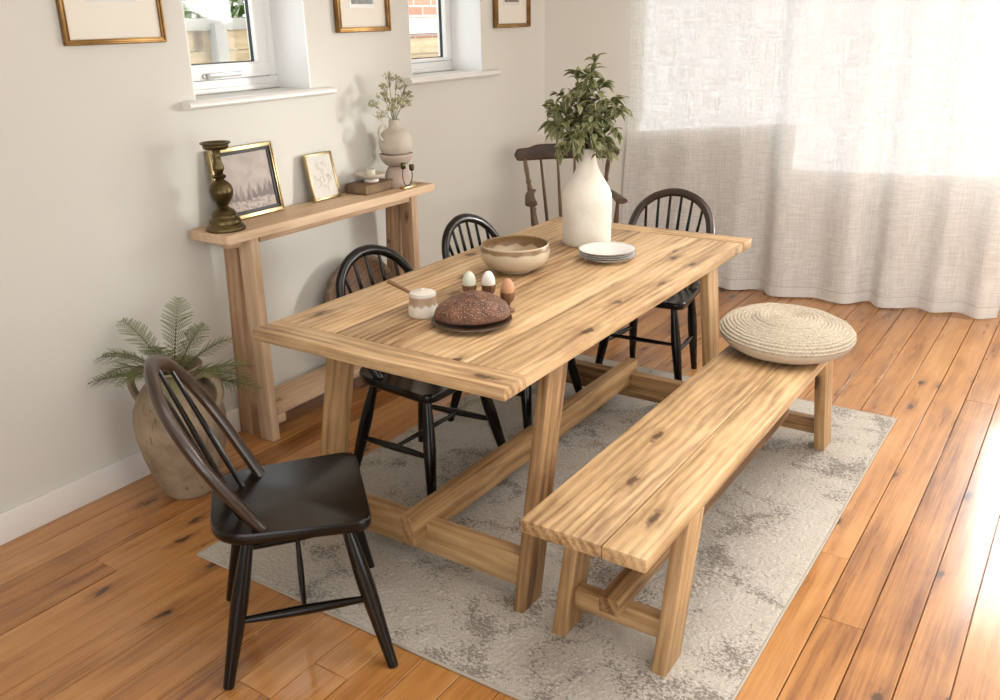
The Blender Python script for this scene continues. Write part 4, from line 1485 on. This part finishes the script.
ar = math.atan2(.56, .83)   # direction that runs right across the picture
FS = .92
FR = [(ar - .1, .18, .36, .25), (ar + .1, .45, .34, .3), (PI + ar, .3, .36, .3), (ar - .05, .50, .34, .45), (ar + .35, .85, .36, .35), (ar + .9, 1.05, .34, .3), (PI / 2 + .45, 1.25, .42, .22), (PI + ar - .05, .75, .42, .45), (PI + ar + .25, .5, .36, .4), (-.7, .7, .34, .55), (-1.4, .8, .38, .5),
      (-2.0, .95, .40, .4), (ar - .4, .75, .30, .5), (-.2, 1.0, .32, .4), (PI + ar - .35, 1.05, .42, .3), (-1.0, 1.15, .36, .35), (PI + ar + .6, .85, .36, .5), (ar + .15, .35, .26, .5)]
for a, e, L, dr in FR:
    frond(a, e, L * FS, dr, plen=.075)
fs_.build('fronds', M['stem'], fr)
fb_.build('leaflets', M['fern'], fr, smooth=False)

# ------------------------------------------------------------------ light
W = bpy.data.worlds.new('daylight')
S.world = W
W.use_nodes = True
nt = W.node_tree
nt.nodes.clear()
n = N(nt)
bg = n('ShaderNodeBackground', i={'Color': (.93, .97, 1.0, 1), 'Strength': 2.8})
ow = n('ShaderNodeOutputWorld')
nt.links.new(bg.outputs[0], ow.inputs[0])


def area(name, loc, target, sx, sy, power, col=(1, .98, .95), spread=PI):
    l = bpy.data.lights.new(name, 'AREA')
    l.shape = 'RECTANGLE'; l.size = sx; l.size_y = sy; l.energy = power; l.color = col; l.spread = spread
    o = bpy.data.objects.new(name, l)
    COL.objects.link(o)
    o.location = loc
    o.rotation_euler = (Vector(target) - Vector(loc)).to_track_quat('-Z', 'Y').to_euler()
    return o


def portal(name, loc, direction, sx, sy):
    o = area(name, loc, Vector(loc) + Vector(direction), sx, sy, 1)
    o.data.cycles.is_portal = True
    return o


# low soft sun through the far window (partly through the linen), from the back right
su = bpy.data.lights.new('sun', 'SUN')
su.energy = 1.5
su.angle = math.radians(9)
su.color = (1, .965, .915)
so = bpy.data.objects.new('sun', su)
COL.objects.link(so)
so.rotation_euler = Vector((-.755, -.655, -.08)).to_track_quat('-Z', 'Y').to_euler()
# added fill lamps, out of view behind and to the right of the camera
area('rear_fill', (3.1, YN - .15, 1.25), (2.8, 1.0, 2.9), 2.2, 1.8, 22)
area('side_fill', (XR + .15, B2.y - 4.6, 1.25), (2.4, 1.4, 2.6), 1.9, 1.8, 26)
pb = B1 + ud2 * 3.36 + nd2 * .16 + Vector((0, 0, 1.5))
area('far_window_fill', pb, pb - nd2 + Vector((0, 0, -.02)), 2.1, 1.4, 92, (1, .985, .96))  # added lamp beyond the curtain's end, brightens table, bench and floor
area('ceiling_fill', (2.55, 1.45, ZC - .02), (2.55, 1.45, 0), 1.6, 2.4, 30, (1, .975, .94), math.radians(125))  # added overhead fill, out of view, lifts the tabletop, bench and floor
portal('window_light_guide', (-.29, (W1[0] + W1[1]) / 2, (ZS + ZH) / 2), (1, 0, 0), .62, .75)
portal('window_light_guide', (-.29, (W2[0] + W2[1]) / 2, (ZS + ZH) / 2), (1, 0, 0), .62, .75)
pm = B1 + ud2 * 2.2 + nd2 * .14 + Vector((0, 0, 1.5))
portal('window_light_guide', pm, -nd2, 4.5, 1.5)

S.view_settings.view_transform = 'Standard'
S.view_settings.look = 'None'
S.view_settings.exposure = 0.0
S.view_settings.gamma = 1.0
S.view_settings.use_curve_mapping = False
S.cycles.use_denoising = True
S.cycles.max_bounces = 10
S.cycles.diffuse_bounces = 5
S.cycles.transparent_max_bounces = 16
S.cycles.sample_clamp_indirect = 6
